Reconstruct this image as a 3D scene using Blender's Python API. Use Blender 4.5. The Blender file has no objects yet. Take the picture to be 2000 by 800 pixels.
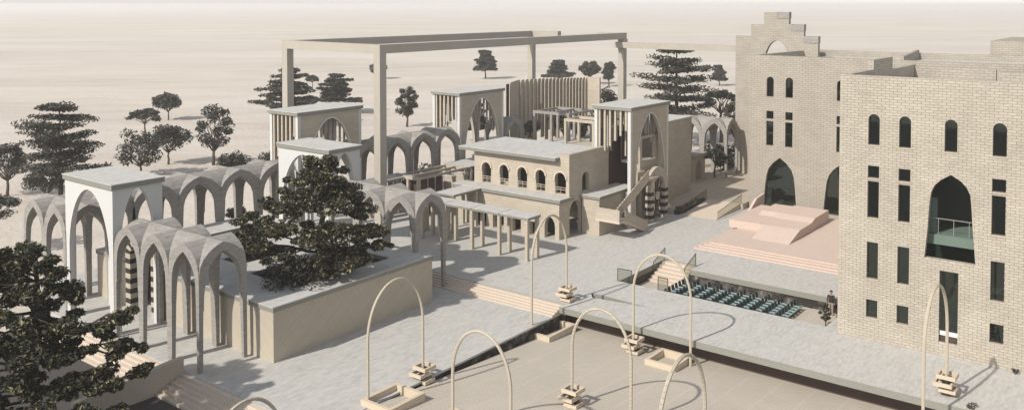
import bpy, math, random
from mathutils import Vector, noise
from mathutils.geometry import tessellate_polygon
R = math.radians
scn = bpy.context.scene
COL = scn.collection
random.seed(7)

# ------------------------------------------------------------------ objects
OFF = {}

def tag(o, label=None, cat=None, group=None, kind=None):
    if label: o['label'] = label
    if cat: o['category'] = cat
    if group: o['group'] = group
    if kind: o['kind'] = kind
    return o

def thing(name, label, cat, loc=(0, 0, 0), group=None):
    o = bpy.data.objects.new(name, None)
    COL.objects.link(o)
    o.location = loc
    o.empty_display_size = 0.3
    OFF[o.name] = Vector(loc)
    return tag(o, label, cat, group)

class MB:
    def __init__(s):
        s.v = []; s.f = []
    def quadmesh(s, vs, fs):
        b = len(s.v)
        s.v += [tuple(p) for p in vs]
        s.f += [tuple(i + b for i in f) for f in fs]
        return s
    def box(s, x0, x1, y0, y1, z0, z1):
        vs = [(x0, y0, z0), (x1, y0, z0), (x1, y1, z0), (x0, y1, z0), (x0, y0, z1), (x1, y0, z1), (x1, y1, z1), (x0, y1, z1)]
        return s.quadmesh(vs, [(0, 3, 2, 1), (4, 5, 6, 7), (0, 1, 5, 4), (1, 2, 6, 5), (2, 3, 7, 6), (3, 0, 4, 7)])
    def hexa(s, lo, hi):
        return s.quadmesh(list(lo) + list(hi), [(0, 3, 2, 1), (4, 5, 6, 7), (0, 1, 5, 4), (1, 2, 6, 5), (2, 3, 7, 6), (3, 0, 4, 7)])
    def plate(s, loops, fn, t):
        """flat plate with holes; loops[0] outline; fn(u,v,w)->xyz; thickness t"""
        area = lambda l: sum(l[i][0] * l[(i + 1) % len(l)][1] - l[(i + 1) % len(l)][0] * l[i][1] for i in range(len(l)))
        L = []
        for k, l in enumerate(loops):
            l = list(l)
            a = area(l)
            if (k == 0) != (a > 0): l.reverse()
            L.append(l)
        flat = [p for l in L for p in l]
        n = len(flat)
        tris = tessellate_polygon([[Vector((p[0], p[1], 0)) for p in l] for l in L])
        vs = [fn(p[0], p[1], 0) for p in flat] + [fn(p[0], p[1], t) for p in flat]
        fs = []
        for tr in tris:
            a, b, c = tr
            pa, pb, pc = flat[a], flat[b], flat[c]
            if (pb[0] - pa[0]) * (pc[1] - pa[1]) - (pb[1] - pa[1]) * (pc[0] - pa[0]) < 0: a, b, c = a, c, b
            fs.append((a, b, c)); fs.append((c + n, b + n, a + n))
        k = 0
        for l in L:
            m = len(l)
            for i in range(m):
                a, b = k + i, k + (i + 1) % m
                fs.append((b, a, a + n, b + n))
            k += m
        return s.quadmesh(vs, fs)
    def tube(s, pts, r, n=6, cap=True, squash=None):
        pts = [Vector(p) for p in pts]
        rs = r if isinstance(r, (list, tuple)) else [r] * len(pts)
        b = len(s.v)
        prev = None
        for i, p in enumerate(pts):
            d = (pts[min(i + 1, len(pts) - 1)] - pts[max(i - 1, 0)]).normalized()
            if prev is None:
                ref = Vector((0, 0, 1)) if abs(d.z) < .9 else Vector((1, 0, 0))
                a = d.cross(ref).normalized()
            else:
                a = (prev - d * prev.dot(d)).normalized()
            prev = a
            c = d.cross(a)
            for k in range(n):
                an = 2 * math.pi * (k + .5) / n
                s.v.append(tuple(p + a * math.cos(an) * rs[i] + c * math.sin(an) * rs[i]))
        for i in range(len(pts) - 1):
            for k in range(n):
                s.f.append((b + i * n + k, b + i * n + (k + 1) % n, b + (i + 1) * n + (k + 1) % n, b + (i + 1) * n + k))
        if cap:
            s.f.append(tuple(b + k for k in reversed(range(n))))
            s.f.append(tuple(b + (len(pts) - 1) * n + k for k in range(n)))
        return s
    def blob(s, c, r, seed=0, amp=.25, nu=8, nv=6):
        b = len(s.v)
        rx, ry, rz = r if isinstance(r, (tuple, list)) else (r, r, r)
        for j in range(nv + 1):
            th = math.pi * j / nv
            for i in range(nu):
                ph = 2 * math.pi * i / nu
                d = Vector((math.sin(th) * math.cos(ph), math.sin(th) * math.sin(ph), math.cos(th)))
                k = 1 + amp * noise.noise(d * 1.7 + Vector((seed * 3.1, seed, 0)))
                s.v.append((c[0] + d.x * rx * k, c[1] + d.y * ry * k, c[2] + d.z * rz * k))
        for j in range(nv):
            for i in range(nu):
                s.f.append((b + j * nu + i, b + (j + 1) * nu + i, b + (j + 1) * nu + (i + 1) % nu, b + j * nu + (i + 1) % nu))
        return s
    def build(s, name, mat, parent=None, smooth=False, label=None, bevel=0):
        off = Vector((0, 0, 0))
        p = parent
        if p is not None: off = OFF.get(p.name, Vector((0, 0, 0)))
        me = bpy.data.meshes.new(name)
        me.from_pydata([(v[0] - off.x, v[1] - off.y, v[2] - off.z) for v in s.v], [], s.f)
        me.materials.append(mat)
        if smooth:
            me.polygons.foreach_set('use_smooth', [True] * len(me.polygons))
        me.update()
        o = bpy.data.objects.new(name, me)
        COL.objects.link(o)
        if parent is not None:
            o.parent = parent
            OFF[o.name] = off
        if bevel:
            md = o.modifiers.new('bev', 'BEVEL'); md.width = bevel; md.segments = 1; md.limit_method = 'ANGLE'; md.angle_limit = R(50)
        if label: o['label'] = label
        return o

def struct(name, mb, mat):
    return tag(mb.build(name, mat), kind='structure')

XF = lambda X: (lambda u, v, w: (X + w, u, v))          # plate in the Y-Z plane
YF = lambda Y: (lambda u, v, w: (u, Y + w, v))          # plate in the X-Z plane
ZF = lambda Z: (lambda u, v, w: (u, v, Z + w))          # plate in the X-Y plane
rect = lambda a, b, c, d: [(a, c), (b, c), (b, d), (a, d)]

def pointed(u0, u1, v0, vs, va, n=8, taper=0.0):
    """pointed arch opening: legs u0..u1 from v0 up to vs, apex va"""
    c = (u0 + u1) / 2; h = (u1 - u0) / 2
    pts = [(u0 - taper, v0), (u1 + taper, v0)]
    for i in range(n + 1):
        t = i / n
        pts.append((c + h * (1 - t ** 1.55), vs + (va - vs) * (1 - (1 - t) ** 1.75) ** 1.0))
    for i in range(n - 1, -1, -1):
        t = i / n
        pts.append((c - h * (1 - t ** 1.55), vs + (va - vs) * (1 - (1 - t) ** 1.75) ** 1.0))
    return pts

def roundtop(u0, u1, v0, v1, n=10):
    c = (u0 + u1) / 2; h = (u1 - u0) / 2
    pts = [(u0, v0), (u1, v0)]
    for i in range(n + 1):
        a = math.pi * i / n
        pts.append((c + h * math.cos(a), v1 - h + h * math.sin(a)))
    return pts

# ------------------------------------------------------------------ materials
def nn(t, typ, **kw):
    n = t.nodes.new(typ)
    for k, v in kw.items(): setattr(n, k, v)
    return n

def math_n(t, op, a, b=None):
    n = nn(t, 'ShaderNodeMath', operation=op)
    for i, x in enumerate((a, b)):
        if x is None: continue
        if isinstance(x, (int, float)): n.inputs[i].default_value = x
        else: t.links.new(x, n.inputs[i])
    return n.outputs[0]

def base_mat(name, rough=.85, spec=.25):
    m = bpy.data.materials.new(name); m.use_nodes = True
    t = m.node_tree
    b = t.nodes['Principled BSDF']
    b.inputs['Roughness'].default_value = rough
    b.inputs['Specular IOR Level'].default_value = spec
    return m, t, b

def wall_uv(t):
    """world position unrolled on the facing of a wall: (horizontal run, height)"""
    g = nn(t, 'ShaderNodeNewGeometry')
    sp = nn(t, 'ShaderNodeSeparateXYZ'); t.links.new(g.outputs['Position'], sp.inputs[0])
    sn = nn(t, 'ShaderNodeSeparateXYZ'); t.links.new(g.outputs['True Normal'], sn.inputs[0])
    ax = math_n(t, 'GREATER_THAN', math_n(t, 'ABSOLUTE', sn.outputs[0]), .6)
    az = math_n(t, 'GREATER_THAN', math_n(t, 'ABSOLUTE', sn.outputs[2]), .6)
    u = math_n(t, 'ADD', math_n(t, 'MULTIPLY', sp.outputs[1], ax), math_n(t, 'MULTIPLY', sp.outputs[0], math_n(t, 'SUBTRACT', 1, ax)))
    v = math_n(t, 'ADD', math_n(t, 'MULTIPLY', sp.outputs[2], math_n(t, 'SUBTRACT', 1, az)), math_n(t, 'MULTIPLY', sp.outputs[1], az))
    c = nn(t, 'ShaderNodeCombineXYZ'); t.links.new(u, c.inputs[0]); t.links.new(v, c.inputs[1])
    return c.outputs[0], g.outputs['Position']

def mixc(t, fac, a, b, mode='MIX'):
    n = nn(t, 'ShaderNodeMix', data_type='RGBA', blend_type=mode)
    for s, x in ((n.inputs[0], fac), (n.inputs[6], a), (n.inputs[7], b)):
        if isinstance(x, (int, float)): s.default_value = x
        elif isinstance(x, (tuple, list)): s.default_value = (*x[:3], 1)
        else: t.links.new(x, s)
    return n.outputs[2]

def noise_n(t, vec, scale, detail=5, rough=.6, stretch=None):
    if stretch:
        mp = nn(t, 'ShaderNodeMapping'); mp.inputs['Scale'].default_value = stretch
        t.links.new(vec, mp.inputs[0]); vec = mp.outputs[0]
    n = nn(t, 'ShaderNodeTexNoise'); n.inputs['Scale'].default_value = scale
    n.inputs['Detail'].default_value = detail; n.inputs['Roughness'].default_value = rough
    t.links.new(vec, n.inputs['Vector'])
    return n.outputs['Fac']

def ramp(t, fac, lo, hi):
    n = nn(t, 'ShaderNodeMapRange'); n.inputs['From Min'].default_value = lo; n.inputs['From Max'].default_value = hi
    t.links.new(fac, n.inputs['Value']); return n.outputs[0]

def bump(t, b, h, strength=.3, dist=.05):
    n = nn(t, 'ShaderNodeBump'); n.inputs['Strength'].default_value = strength; n.inputs['Distance'].default_value = dist
    t.links.new(h, n.inputs['Height']); t.links.new(n.outputs[0], b.inputs['Normal'])

def mul(c, k): return tuple(x * k for x in c)

def plain(name, c, var=.18, scale=1.2, stretch=None, rough=.85, bs=.2, spec=.25, fine=9):
    m, t, b = base_mat(name, rough, spec)
    g = nn(t, 'ShaderNodeNewGeometry')
    f = ramp(t, noise_n(t, g.outputs['Position'], scale, 6, .65, stretch), .3, .7)
    f2 = ramp(t, noise_n(t, g.outputs['Position'], fine, 4, .6, stretch), .25, .75)
    col = mixc(t, f, mul(c, 1 - var), mul(c, 1 + var * .6))
    col = mixc(t, f2, col, mul(c, 1 - var * .4)) if var else col
    n = mixc(t, .65, col, mixc(t, f2, mul(c, 1 - var * .7), mul(c, 1 + var * .5)))
    t.links.new(n, b.inputs['Base Color'])
    if bs: bump(t, b, f2, bs, .03)
    return m

def bricks(name, c1, c2, mortar, bw, rh, mort=.012, rough=.85, bs=.5, diag=0, dist=.02, var=.15):
    m, t, b = base_mat(name, rough, .2)
    uv, pos = wall_uv(t)
    if diag:
        mp = nn(t, 'ShaderNodeMapping'); mp.inputs['Rotation'].default_value = (0, 0, R(diag)); t.links.new(uv, mp.inputs[0]); uvb = mp.outputs[0]
    else: uvb = uv
    br = nn(t, 'ShaderNodeTexBrick')
    t.links.new(uvb, br.inputs['Vector'])
    br.inputs['Color1'].default_value = (*c1, 1); br.inputs['Color2'].default_value = (*c2, 1); br.inputs['Mortar'].default_value = (*mortar, 1)
    br.inputs['Scale'].default_value = 1; br.inputs['Brick Width'].default_value = bw; br.inputs['Row Height'].default_value = rh
    br.inputs['Mortar Size'].default_value = mort; br.inputs['Mortar Smooth'].default_value = .3; br.inputs['Bias'].default_value = 0
    f = ramp(t, noise_n(t, pos, .5, 6, .65), .3, .7)
    f2 = ramp(t, noise_n(t, pos, 6, 4, .65), .3, .7)
    col = mixc(t, f, mixc(t, 1, br.outputs['Color'], (1 - var,) * 3, 'MULTIPLY'), br.outputs['Color'])
    col = mixc(t, f2, col, mixc(t, 1, col, (1 + var * .5,) * 3, 'MULTIPLY'))
    t.links.new(col, b.inputs['Base Color'])
    h = math_n(t, 'SUBTRACT', math_n(t, 'MULTIPLY', f2, .3), br.outputs['Fac'])
    bump(t, b, h, bs, dist)
    return m

M = {}
M['brick'] = bricks('pale_brick', (.445, .398, .328), (.395, .35, .285), (.27, .232, .185), .46, .165, .015, bs=.7, dist=.04, var=.2)
M['brick_fine'] = bricks('fine_brick', (.39, .348, .292), (.35, .312, .26), (.265, .232, .19), .62, .20, .018, bs=.7, dist=.04, var=.14)
M['beige'] = bricks('beige_block', (.455, .40, .318), (.43, .375, .298), (.38, .33, .26), 2.4, 1.15, .012, bs=.25, var=.1)
M['beige_line'] = bricks('beige_ribbed', (.455, .40, .318), (.43, .375, .298), (.34, .293, .232), 3.0, .16, .018, bs=.35, diag=-33, var=.08)
M['white'] = plain('white_plaster', (.53, .52, .495), .08, .8, bs=.05)
M['conc'] = plain('plaza_concrete', (.47, .452, .42), .46, .45, (1, 3.4, 1), rough=.8, bs=.35, fine=1.6)
M['roofc'] = plain('roof_concrete', (.48, .465, .435), .42, .5, (1, 2.5, 1), bs=.4, fine=1.6)
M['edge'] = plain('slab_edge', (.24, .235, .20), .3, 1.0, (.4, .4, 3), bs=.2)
M['board'] = plain('boarded_concrete', (.30, .278, .252), .6, .9, (1, 1, 5.0), bs=.4, fine=2.2)
M['step'] = plain('step_stone', (.54, .455, .37), .1, 1.5, bs=.1)
M['pink'] = bricks('pink_plaster', (.55, .438, .37), (.53, .42, .355), (.38, .30, .25), 30, .24, .012, bs=.15, var=.06)
M['sandst'] = bricks('tan_stone', (.46, .40, .32), (.42, .365, .29), (.35, .30, .24), .9, .3, .012, bs=.3, var=.14)
M['frame'] = bricks('frame_stone', (.40, .363, .308), (.38, .345, .292), (.335, .302, .255), .8, .16, .012, bs=.2, diag=-30, var=.08)
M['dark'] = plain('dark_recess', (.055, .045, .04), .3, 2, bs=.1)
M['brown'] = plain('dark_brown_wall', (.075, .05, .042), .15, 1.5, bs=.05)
M['black'] = plain('black_stone', (.035, .03, .028), .2, 3, bs=.1)
M['soil'] = plain('planting_soil', (.09, .065, .048), .35, 3, bs=.6)
M['asphalt'] = plain('asphalt', (.072, .064, .060), .22, .5, rough=.9, bs=.25, fine=14)
M['teal'] = plain('teal_seat', (.27, .38, .365), .08, 4, rough=.5, bs=0)
M['tealdark'] = plain('dark_teal_back', (.03, .05, .055), .15, 4, rough=.5, bs=0)
M['lamp'] = plain('lamp_wood', (.45, .395, .305), .16, 5, (1, 1, .6), bs=.2)
M['lamp_ribbed'] = bricks('ribbed_lamp_wood', (.47, .415, .32), (.44, .39, .30), (.36, .31, .235), 3, .2, .02, bs=.5, var=.1)
M['lampbox'] = plain('lamp_tray_wood', (.54, .45, .34), .15, 3, bs=.15)
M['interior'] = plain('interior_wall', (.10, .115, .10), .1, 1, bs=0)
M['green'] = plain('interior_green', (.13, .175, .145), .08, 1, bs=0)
M['metal'] = plain('rail_metal', (.62, .63, .60), .05, 2, rough=.4, bs=0)
M['skin'] = plain('skin', (.35, .22, .16), .05, 4, bs=0)
M['cloth_dark'] = plain('dark_cloth', (.05, .035, .03), .1, 5, bs=0)
M['cloth_tan'] = plain('tan_cloth', (.42, .35, .27), .1, 5, bs=0)
M['bark'] = plain('bark', (.085, .065, .052), .3, 3, (1, 1, .3), bs=.6)

# court: beige floor tiles with long pale joints
m, t, b = base_mat('court_paving', .85, .2)
g = nn(t, 'ShaderNodeNewGeometry')
br = nn(t, 'ShaderNodeTexBrick'); t.links.new(g.outputs['Position'], br.inputs['Vector'])
br.inputs['Scale'].default_value = 1; br.inputs['Brick Width'].default_value = 400; br.inputs['Row Height'].default_value = 1.9
br.inputs['Mortar Size'].default_value = .022; br.inputs['Color1'].default_value = (.485, .435, .365, 1); br.inputs['Color2'].default_value = (.475, .425, .355, 1); br.inputs['Mortar'].default_value = (.57, .515, .44, 1)
mp = nn(t, 'ShaderNodeMapping'); mp.inputs['Rotation'].default_value = (0, 0, R(38)); t.links.new(g.outputs['Position'], mp.inputs[0])
br2 = nn(t, 'ShaderNodeTexBrick'); t.links.new(mp.outputs[0], br2.inputs['Vector'])
br2.inputs['Scale'].default_value = 1; br2.inputs['Brick Width'].default_value = .5; br2.inputs['Row Height'].default_value = .16; br2.inputs['Mortar Size'].default_value = .016
br2.inputs['Color1'].default_value = (1, 1, 1, 1); br2.inputs['Color2'].default_value = (.95, .95, .95, 1); br2.inputs['Mortar'].default_value = (.80, .79, .78, 1)
f = ramp(t, noise_n(t, g.outputs['Position'], .25, 6, .6), .3, .7)
col = mixc(t, 1, br.outputs['Color'], br2.outputs['Color'], 'MULTIPLY')
t.links.new(mixc(t, f, mixc(t, 1, col, (.90, .90, .90), 'MULTIPLY'), col), b.inputs['Base Color'])
bump(t, b, br2.outputs['Fac'], .15, -.02)
M['court'] = m

# rough rock
m, t, b = base_mat('rock', .9, .2)
g = nn(t, 'ShaderNodeNewGeometry')
vo = nn(t, 'ShaderNodeTexVoronoi'); vo.inputs['Scale'].default_value = 1.6; t.links.new(g.outputs['Position'], vo.inputs['Vector'])
f = ramp(t, noise_n(t, g.outputs['Position'], 1.6, 8, .75), .38, .62)
col = mixc(t, f, (.06, .05, .045), (.46, .41, .36))
col = mixc(t, ramp(t, vo.outputs['Distance'], .0, .6), col, (.06, .05, .045))
t.links.new(col, b.inputs['Base Color']); bump(t, b, f, 1.0, .2)
M['rock'] = m

# desert sand
m, t, b = base_mat('desert_sand', .95, .1)
g = nn(t, 'ShaderNodeNewGeometry')
mp = nn(t, 'ShaderNodeMapping'); mp.inputs['Rotation'].default_value = (0, 0, R(52)); t.links.new(g.outputs['Position'], mp.inputs[0])
f1 = ramp(t, noise_n(t, mp.outputs[0], .006, 8, .62, (1, 3.0, 1)), .3, .7)
f2 = ramp(t, noise_n(t, mp.outputs[0], .05, 6, .6, (1, 3.5, 1)), .3, .7)
f3 = ramp(t, noise_n(t, g.outputs['Position'], 1.3, 5, .6), .25, .75)
col = mixc(t, f1, (.39, .335, .275), (.60, .545, .48))
col = mixc(t, math_n(t, 'MULTIPLY', f2, .6), col, (.62, .565, .50))
col = mixc(t, math_n(t, 'MULTIPLY', f3, .25), col, (.40, .345, .29))
t.links.new(col, b.inputs['Base Color'])
bump(t, b, math_n(t, 'ADD', math_n(t, 'MULTIPLY', f2, 2.0), f3), .35, .25)
M['sand'] = m

def leaf_mat(name, dark, light, sunlit):
    m, t, b = base_mat(name, .6, .35)
    g = nn(t, 'ShaderNodeNewGeometry')
    wn = nn(t, 'ShaderNodeTexWhiteNoise'); at = nn(t, 'ShaderNodeAttribute', attribute_name='rnd')
    col = mixc(t, at.outputs['Fac'], dark, light)
    col = mixc(t, math_n(t, 'GREATER_THAN', at.outputs['Fac'], .80), col, sunlit)  # some leaves at random painted paler, as sunlit highlights
    f = ramp(t, noise_n(t, g.outputs['Position'], .9, 3, .5), .3, .7)
    col = mixc(t, f, mixc(t, 1, col, (.7, .7, .7), 'MULTIPLY'), col)
    t.links.new(col, b.inputs['Base Color'])
    return m
M['leaf'] = leaf_mat('leaf_olive', (.017, .018, .010), (.058, .055, .027), (.25, .225, .11))
M['leaf_far'] = leaf_mat('leaf_dusty', (.034, .033, .024), (.078, .074, .054), (.105, .10, .072))
M['leaf_dark'] = leaf_mat('leaf_dark', (.016, .016, .011), (.038, .036, .024), (.06, .055, .034))

# window glass: tinted, partly reflecting
m = bpy.data.materials.new('window_glass'); m.use_nodes = True
t = m.node_tree; t.nodes.clear()
out = nn(t, 'ShaderNodeOutputMaterial'); mx = nn(t, 'ShaderNodeMixShader'); tr = nn(t, 'ShaderNodeBsdfTransparent'); gl = nn(t, 'ShaderNodeBsdfGlossy'); fr = nn(t, 'ShaderNodeFresnel')
tr.inputs[0].default_value = (.42, .52, .47, 1); gl.inputs['Roughness'].default_value = .03; gl.inputs[0].default_value = (.8, .9, .87, 1); fr.inputs[0].default_value = 1.45
mx.inputs[0].default_value = .07; t.links.new(tr.outputs[0], mx.inputs[1]); t.links.new(gl.outputs[0], mx.inputs[2]); t.links.new(mx.outputs[0], out.inputs[0])
M['glass'] = m
m2 = m.copy(); m2.name = 'clear_glass'
for n in m2.node_tree.nodes:
    if n.type == 'BSDF_TRANSPARENT': n.inputs[0].default_value = (.80, .80, .76, 1)
M['clear'] = m2

# ------------------------------------------------------------------ ground
LP = -.5                                                   # lower plaza level
court_z = lambda x: -1.5 + .055 * (50.4 - x)

mb = MB()
big = 5800
hole = [(-60, -60), (66, -60), (66, 34.4), (50.8, 34.4), (50.8, 34.9), (28.6, 34.9), (28.6, 61.9), (-60, 61.9)]
mb.plate([[(-big, -big), (big, -big), (big, big), (-big, big)], hole], ZF(-.62), -.05)
struct('desert_ground', mb, M['sand'])

pit = [(57.95, 18.6), (63.9, 18.6), (63.9, 31.3), (65.3, 31.3), (65.3, 34.25), (57.95, 34.25)]
slit = [(53.5, 33.85), (54.3, 34.45), (54.35, 33.3), (54.1, 29.6)]
mb = MB()
mb.plate([[(50.4, -40), (110, -40), (110, 73), (51.1, 73), (51.1, 34.6), (50.4, 34.6)], pit, slit], ZF(-.42), .42)
o = struct('upper_plaza', mb, M['conc'])
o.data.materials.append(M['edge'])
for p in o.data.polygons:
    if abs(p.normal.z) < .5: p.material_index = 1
mb = MB()
mb.plate([[(28.95, 34.6), (49.75, 34.6), (49.75, 70.5), (28.95, 70.5)]], ZF(LP - .12), .12)
struct('lower_plaza', mb, M['conc'])
mb = MB()
xs = [-20, 27.2, 34, 51.72]
for i in range(3):
    a, c = xs[i], xs[i + 1]
    if i == 0: continue
    mb.quadmesh([(a, -40, court_z(a)), (c, -40, court_z(c)), (c, 34.5, court_z(c)), (a, 34.5, court_z(a))], [(0, 1, 2, 3)])
struct('sunken_court', mb, M['court'])
mb = MB(); mb.plate([rect(-60, 27.5, -60, 61.8)], ZF(-1.3), -.05)
struct('asphalt_road', mb, M['asphalt'])
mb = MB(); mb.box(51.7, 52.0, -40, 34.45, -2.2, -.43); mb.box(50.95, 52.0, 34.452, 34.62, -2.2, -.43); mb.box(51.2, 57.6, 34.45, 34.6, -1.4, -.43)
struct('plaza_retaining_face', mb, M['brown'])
mb = MB()
n = 60
for i in range(n):
    x0 = 28.9 + (50.9 - 28.9) * i / n; x1 = 28.9 + (50.9 - 28.9) * (i + 1) / n
    y = 34.58 + .18 * noise.noise(Vector((x0 * .9, 0, 1))); y2 = 34.58 + .18 * noise.noise(Vector((x1 * .9, 0, 1)))
    mb.quadmesh([(x0, y, -2), (x1, y2, -2), (x1, 34.62, LP - .122), (x0, 34.62, LP - .122)], [(0, 1, 2, 3)])
struct('rock_face', mb, M['rock'])
mb = MB(); mb.box(-60, 28.5, 61.8, 62.0, -1.4, -.58)
struct('road_kerb_bank', mb, M['sandst'])

# steps between the plazas
def stairs(name, label, x0, x1, y0, y1, z0, z1, n, mat):
    """rises from x0,z0 to x1,z1 in n treads; one solid flight"""
    pts = [(x0, z0 - .4), (x0, z0)]
    dx = (x1 - x0) / n; dz = (z1 - z0) / n
    for i in range(n):
        pts += [(x0 + dx * i, z0 + dz * (i + 1)), (x0 + dx * (i + 1), z0 + dz * (i + 1))]
    pts.append((x1, z0 - .4))
    pts = [p for i, p in enumerate(pts) if i == 0 or p != pts[i - 1]]
    mb = MB(); mb.plate([pts], YF(y0), y1 - y0)
    o = mb.build(name, mat)
    return tag(o, label, 'steps')
stairs('stone_steps', 'pale stone steps climbing from the lower plaza beside the planter wall to the upper plaza', 49.6, 51.07, 34.63, 56, LP, -.03, 5, M['step'])
stairs('stone_steps', 'long pale steps below the front arcade, beside the dark asphalt', 27.1, 28.93, 46.95, 60.5, -1.28, LP - .03, 6, M['step'])
stairs('stone_steps', 'pale steps in the left foreground, right of the sloping wing wall', 27.1, 28.93, 34.65, 46.55, -1.28, LP - .03, 6, M['step'])
mb = MB(); mb.plate([[(22.5, -1.4), (28.4, -1.4), (28.98, LP - .1), (28.98, .36), (28.5, .36), (25.2, .14), (22.5, -.1)]], YF(46.57), .32)
tag(mb.build('wing_wall', M['beige'], bevel=.03), 'low sloping beige wing wall splitting the front steps', 'wall')

# ------------------------------------------------------------------ sunken seating pit
mb = MB(); mb.box(57.7, 65.6, 18.3, 34.5, -1.2, -1.05)
struct('pit_floor', mb, M['court'])
mb = MB()
n = 50
for k in range(n):
    y0 = 18.6 + (31.3 - 18.6) * k / n; y1 = 18.6 + (31.3 - 18.6) * (k + 1) / n
    a = 63.95 - .22 * noise.noise(Vector((y0 * 1.1, 3, 0))); c = 63.95 - .22 * noise.noise(Vector((y1 * 1.1, 3, 0)))
    mb.quadmesh([(a - .1, y0, -1.1), (c - .1, y1, -1.1), (64.0, y1, -.42), (64.0, y0, -.42)], [(3, 2, 1, 0)])
struct('pit_rock_face', mb, M['rock'])
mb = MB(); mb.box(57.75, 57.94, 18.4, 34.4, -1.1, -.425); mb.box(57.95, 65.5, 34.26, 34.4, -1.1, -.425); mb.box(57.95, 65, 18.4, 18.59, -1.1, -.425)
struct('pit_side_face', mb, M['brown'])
stairs('pit_steps', 'small flight of pale steps going down into the sunken seating pit', 62.3, 65.25, 31.35, 34.2, -1.05, -.05, 6, M['step'])
def glass_rail(x0, y0, x1, y1, z0, z1, label):
    t = thing('glass_railing', label, 'railing', (x0, y0, z0), 'glass railings round the seating pit')
    d = Vector((x1 - x0, y1 - y0, 0)); L = d.length; d.normalize(); nrm = Vector((-d.y, d.x, 0)) * .02
    P = lambda s, z, k: (x0 + d.x * s + nrm.x * k, y0 + d.y * s + nrm.y * k, z)
    MB().hexa([P(0, z0, -1), P(L, z1, -1), P(L, z1, 1), P(0, z0, 1)], [P(0, z0 + .95, -1), P(L, z1 + .95, -1), P(L, z1 + .95, 1), P(0, z0 + .95, 1)]).build('pane', M['clear'], t)
    MB().tube([(x0, y0, z0 + .97), (x1, y1, z1 + .97)], .035, 6).build('handrail', M['bark'], t)
    for x, y, z in ((x0, y0, z0), (x1, y1, z1)):
        MB().tube([(x, y, z), (x, y, z + .96)], .03, 6).build('post', M['bark'], t)
glass_rail(63.2, 34.18, 65.2, 34.18, -.75, 0, 'glass stair railing at the far left corner of the seating pit')
glass_rail(63.2, 31.42, 65.2, 31.42, -.75, 0, 'glass stair railing between the pit steps and the chairs')
glass_rail(57.9, 34.35, 58.0, 33.2, 0, 0, 'short railing at the near left corner of the seating pit')
glass_rail(57.88, 30.9, 57.88, 30.1, 0, 0, 'short railing on the near edge of the pit, left of the chairs')
mb = MB(); mb.box(53.3, 54.55, 29.4, 34.6, -.6, -.425)
struct('slit_shade', mb, M['dark'])  # near-black sheet under the slit, its colour standing in for shade

# chairs
root = thing('auditorium_chair', 'teal seated chair with dark back in the rows of the sunken pit', 'chair', (0, 0, 0), 'chairs in rows in the sunken pit')
seat = MB().box(-.22, .22, -.26, .20, .38, .46).build('seat', M['tealdark'], root)
MB().box(-.28, .28, -.34, -.27, .36, .50).build('front_rail', M['teal'], root)
MB().box(-.30, -.23, -.265, .16, .44, .54).build('armrest', M['teal'], root)
MB().hexa([(-.2, .18, .44), (.2, .18, .44), (.2, .26, .44), (-.2, .26, .44)], [(-.19, .30, .95), (.19, .30, .95), (.19, .37, .95), (-.19, .37, .95)]).build('backrest', M['tealdark'], root)
MB().box(-.24, .24, -.10, .12, 0, .37).build('pedestal', M['tealdark'], root)
first = True
for r in range(10):
    for c in range(8):
        x = 58.7 + c * .57; y = 30.75 - r * .95
        if first:
            o = root; first = False
        else:
            o = root.copy(); COL.objects.link(o)
            for ch in root.children:
                d = ch.copy(); COL.objects.link(d); d.parent = o
        o.location = (x, y, -1.045); o.rotation_euler = (0, 0, R(random.uniform(-2.5, 2.5))); o.scale = (.84, .84, .80)

# ------------------------------------------------------------------ arcades
IN = [(.805, 3.6), (.79, 4.5), (.77, 5.2), (.705, 5.7), (.585, 6.1), (.40, 6.45), (.19, 6.74), (0, 6.93)]
EX = [(1.0, 3.6), (1.0, 5.2), (.985, 5.8), (.925, 6.28), (.79, 6.68), (.56, 7.03), (.28, 7.29), (0, 7.45)]
def full(P): return [(-a, z) for a, z in P] + [(a, z) for a, z in reversed(P[:-1])]
def vault(mb, cx, cy, wx, wy, z0, ends):
    for P, flip in ((full(IN), True), (full(EX), False)):
        n = len(P)
        for axis in (0, 1):
            for sg in (-1, 1):
                vs = []
                steps = 3
                for (a, z) in P:
                    for k in range(steps + 1):
                        tt = abs(a) + (1 - abs(a)) * k / steps
                        if axis == 0: vs.append((cx + sg * tt * wx, cy + a * wy, z0 + z))
                        else: vs.append((cx + a * wx, cy + sg * tt * wy, z0 + z))
                fs = []
                for i in range(n - 1):
                    for k in range(steps):
                        q = (i * (steps + 1) + k, i * (steps + 1) + k + 1, (i + 1) * (steps + 1) + k + 1, (i + 1) * (steps + 1) + k)
                        fs.append(q)
                mb.quadmesh(vs, fs)
    I, E = full(IN), full(EX)
    for e in ends:
        vs = []
        for P in (I, E):
            for a, z in P:
                if e[0] == 'x': vs.append((cx + (wx if e[1] == '+' else -wx), cy + a * wy, z0 + z))
                else: vs.append((cx + a * wx, cy + (wy if e[1] == '+' else -wy), z0 + z))
        n = len(I)
        mb.quadmesh(vs, [(i, i + 1, n + i + 1, n + i) for i in range(n - 1)])

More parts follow.
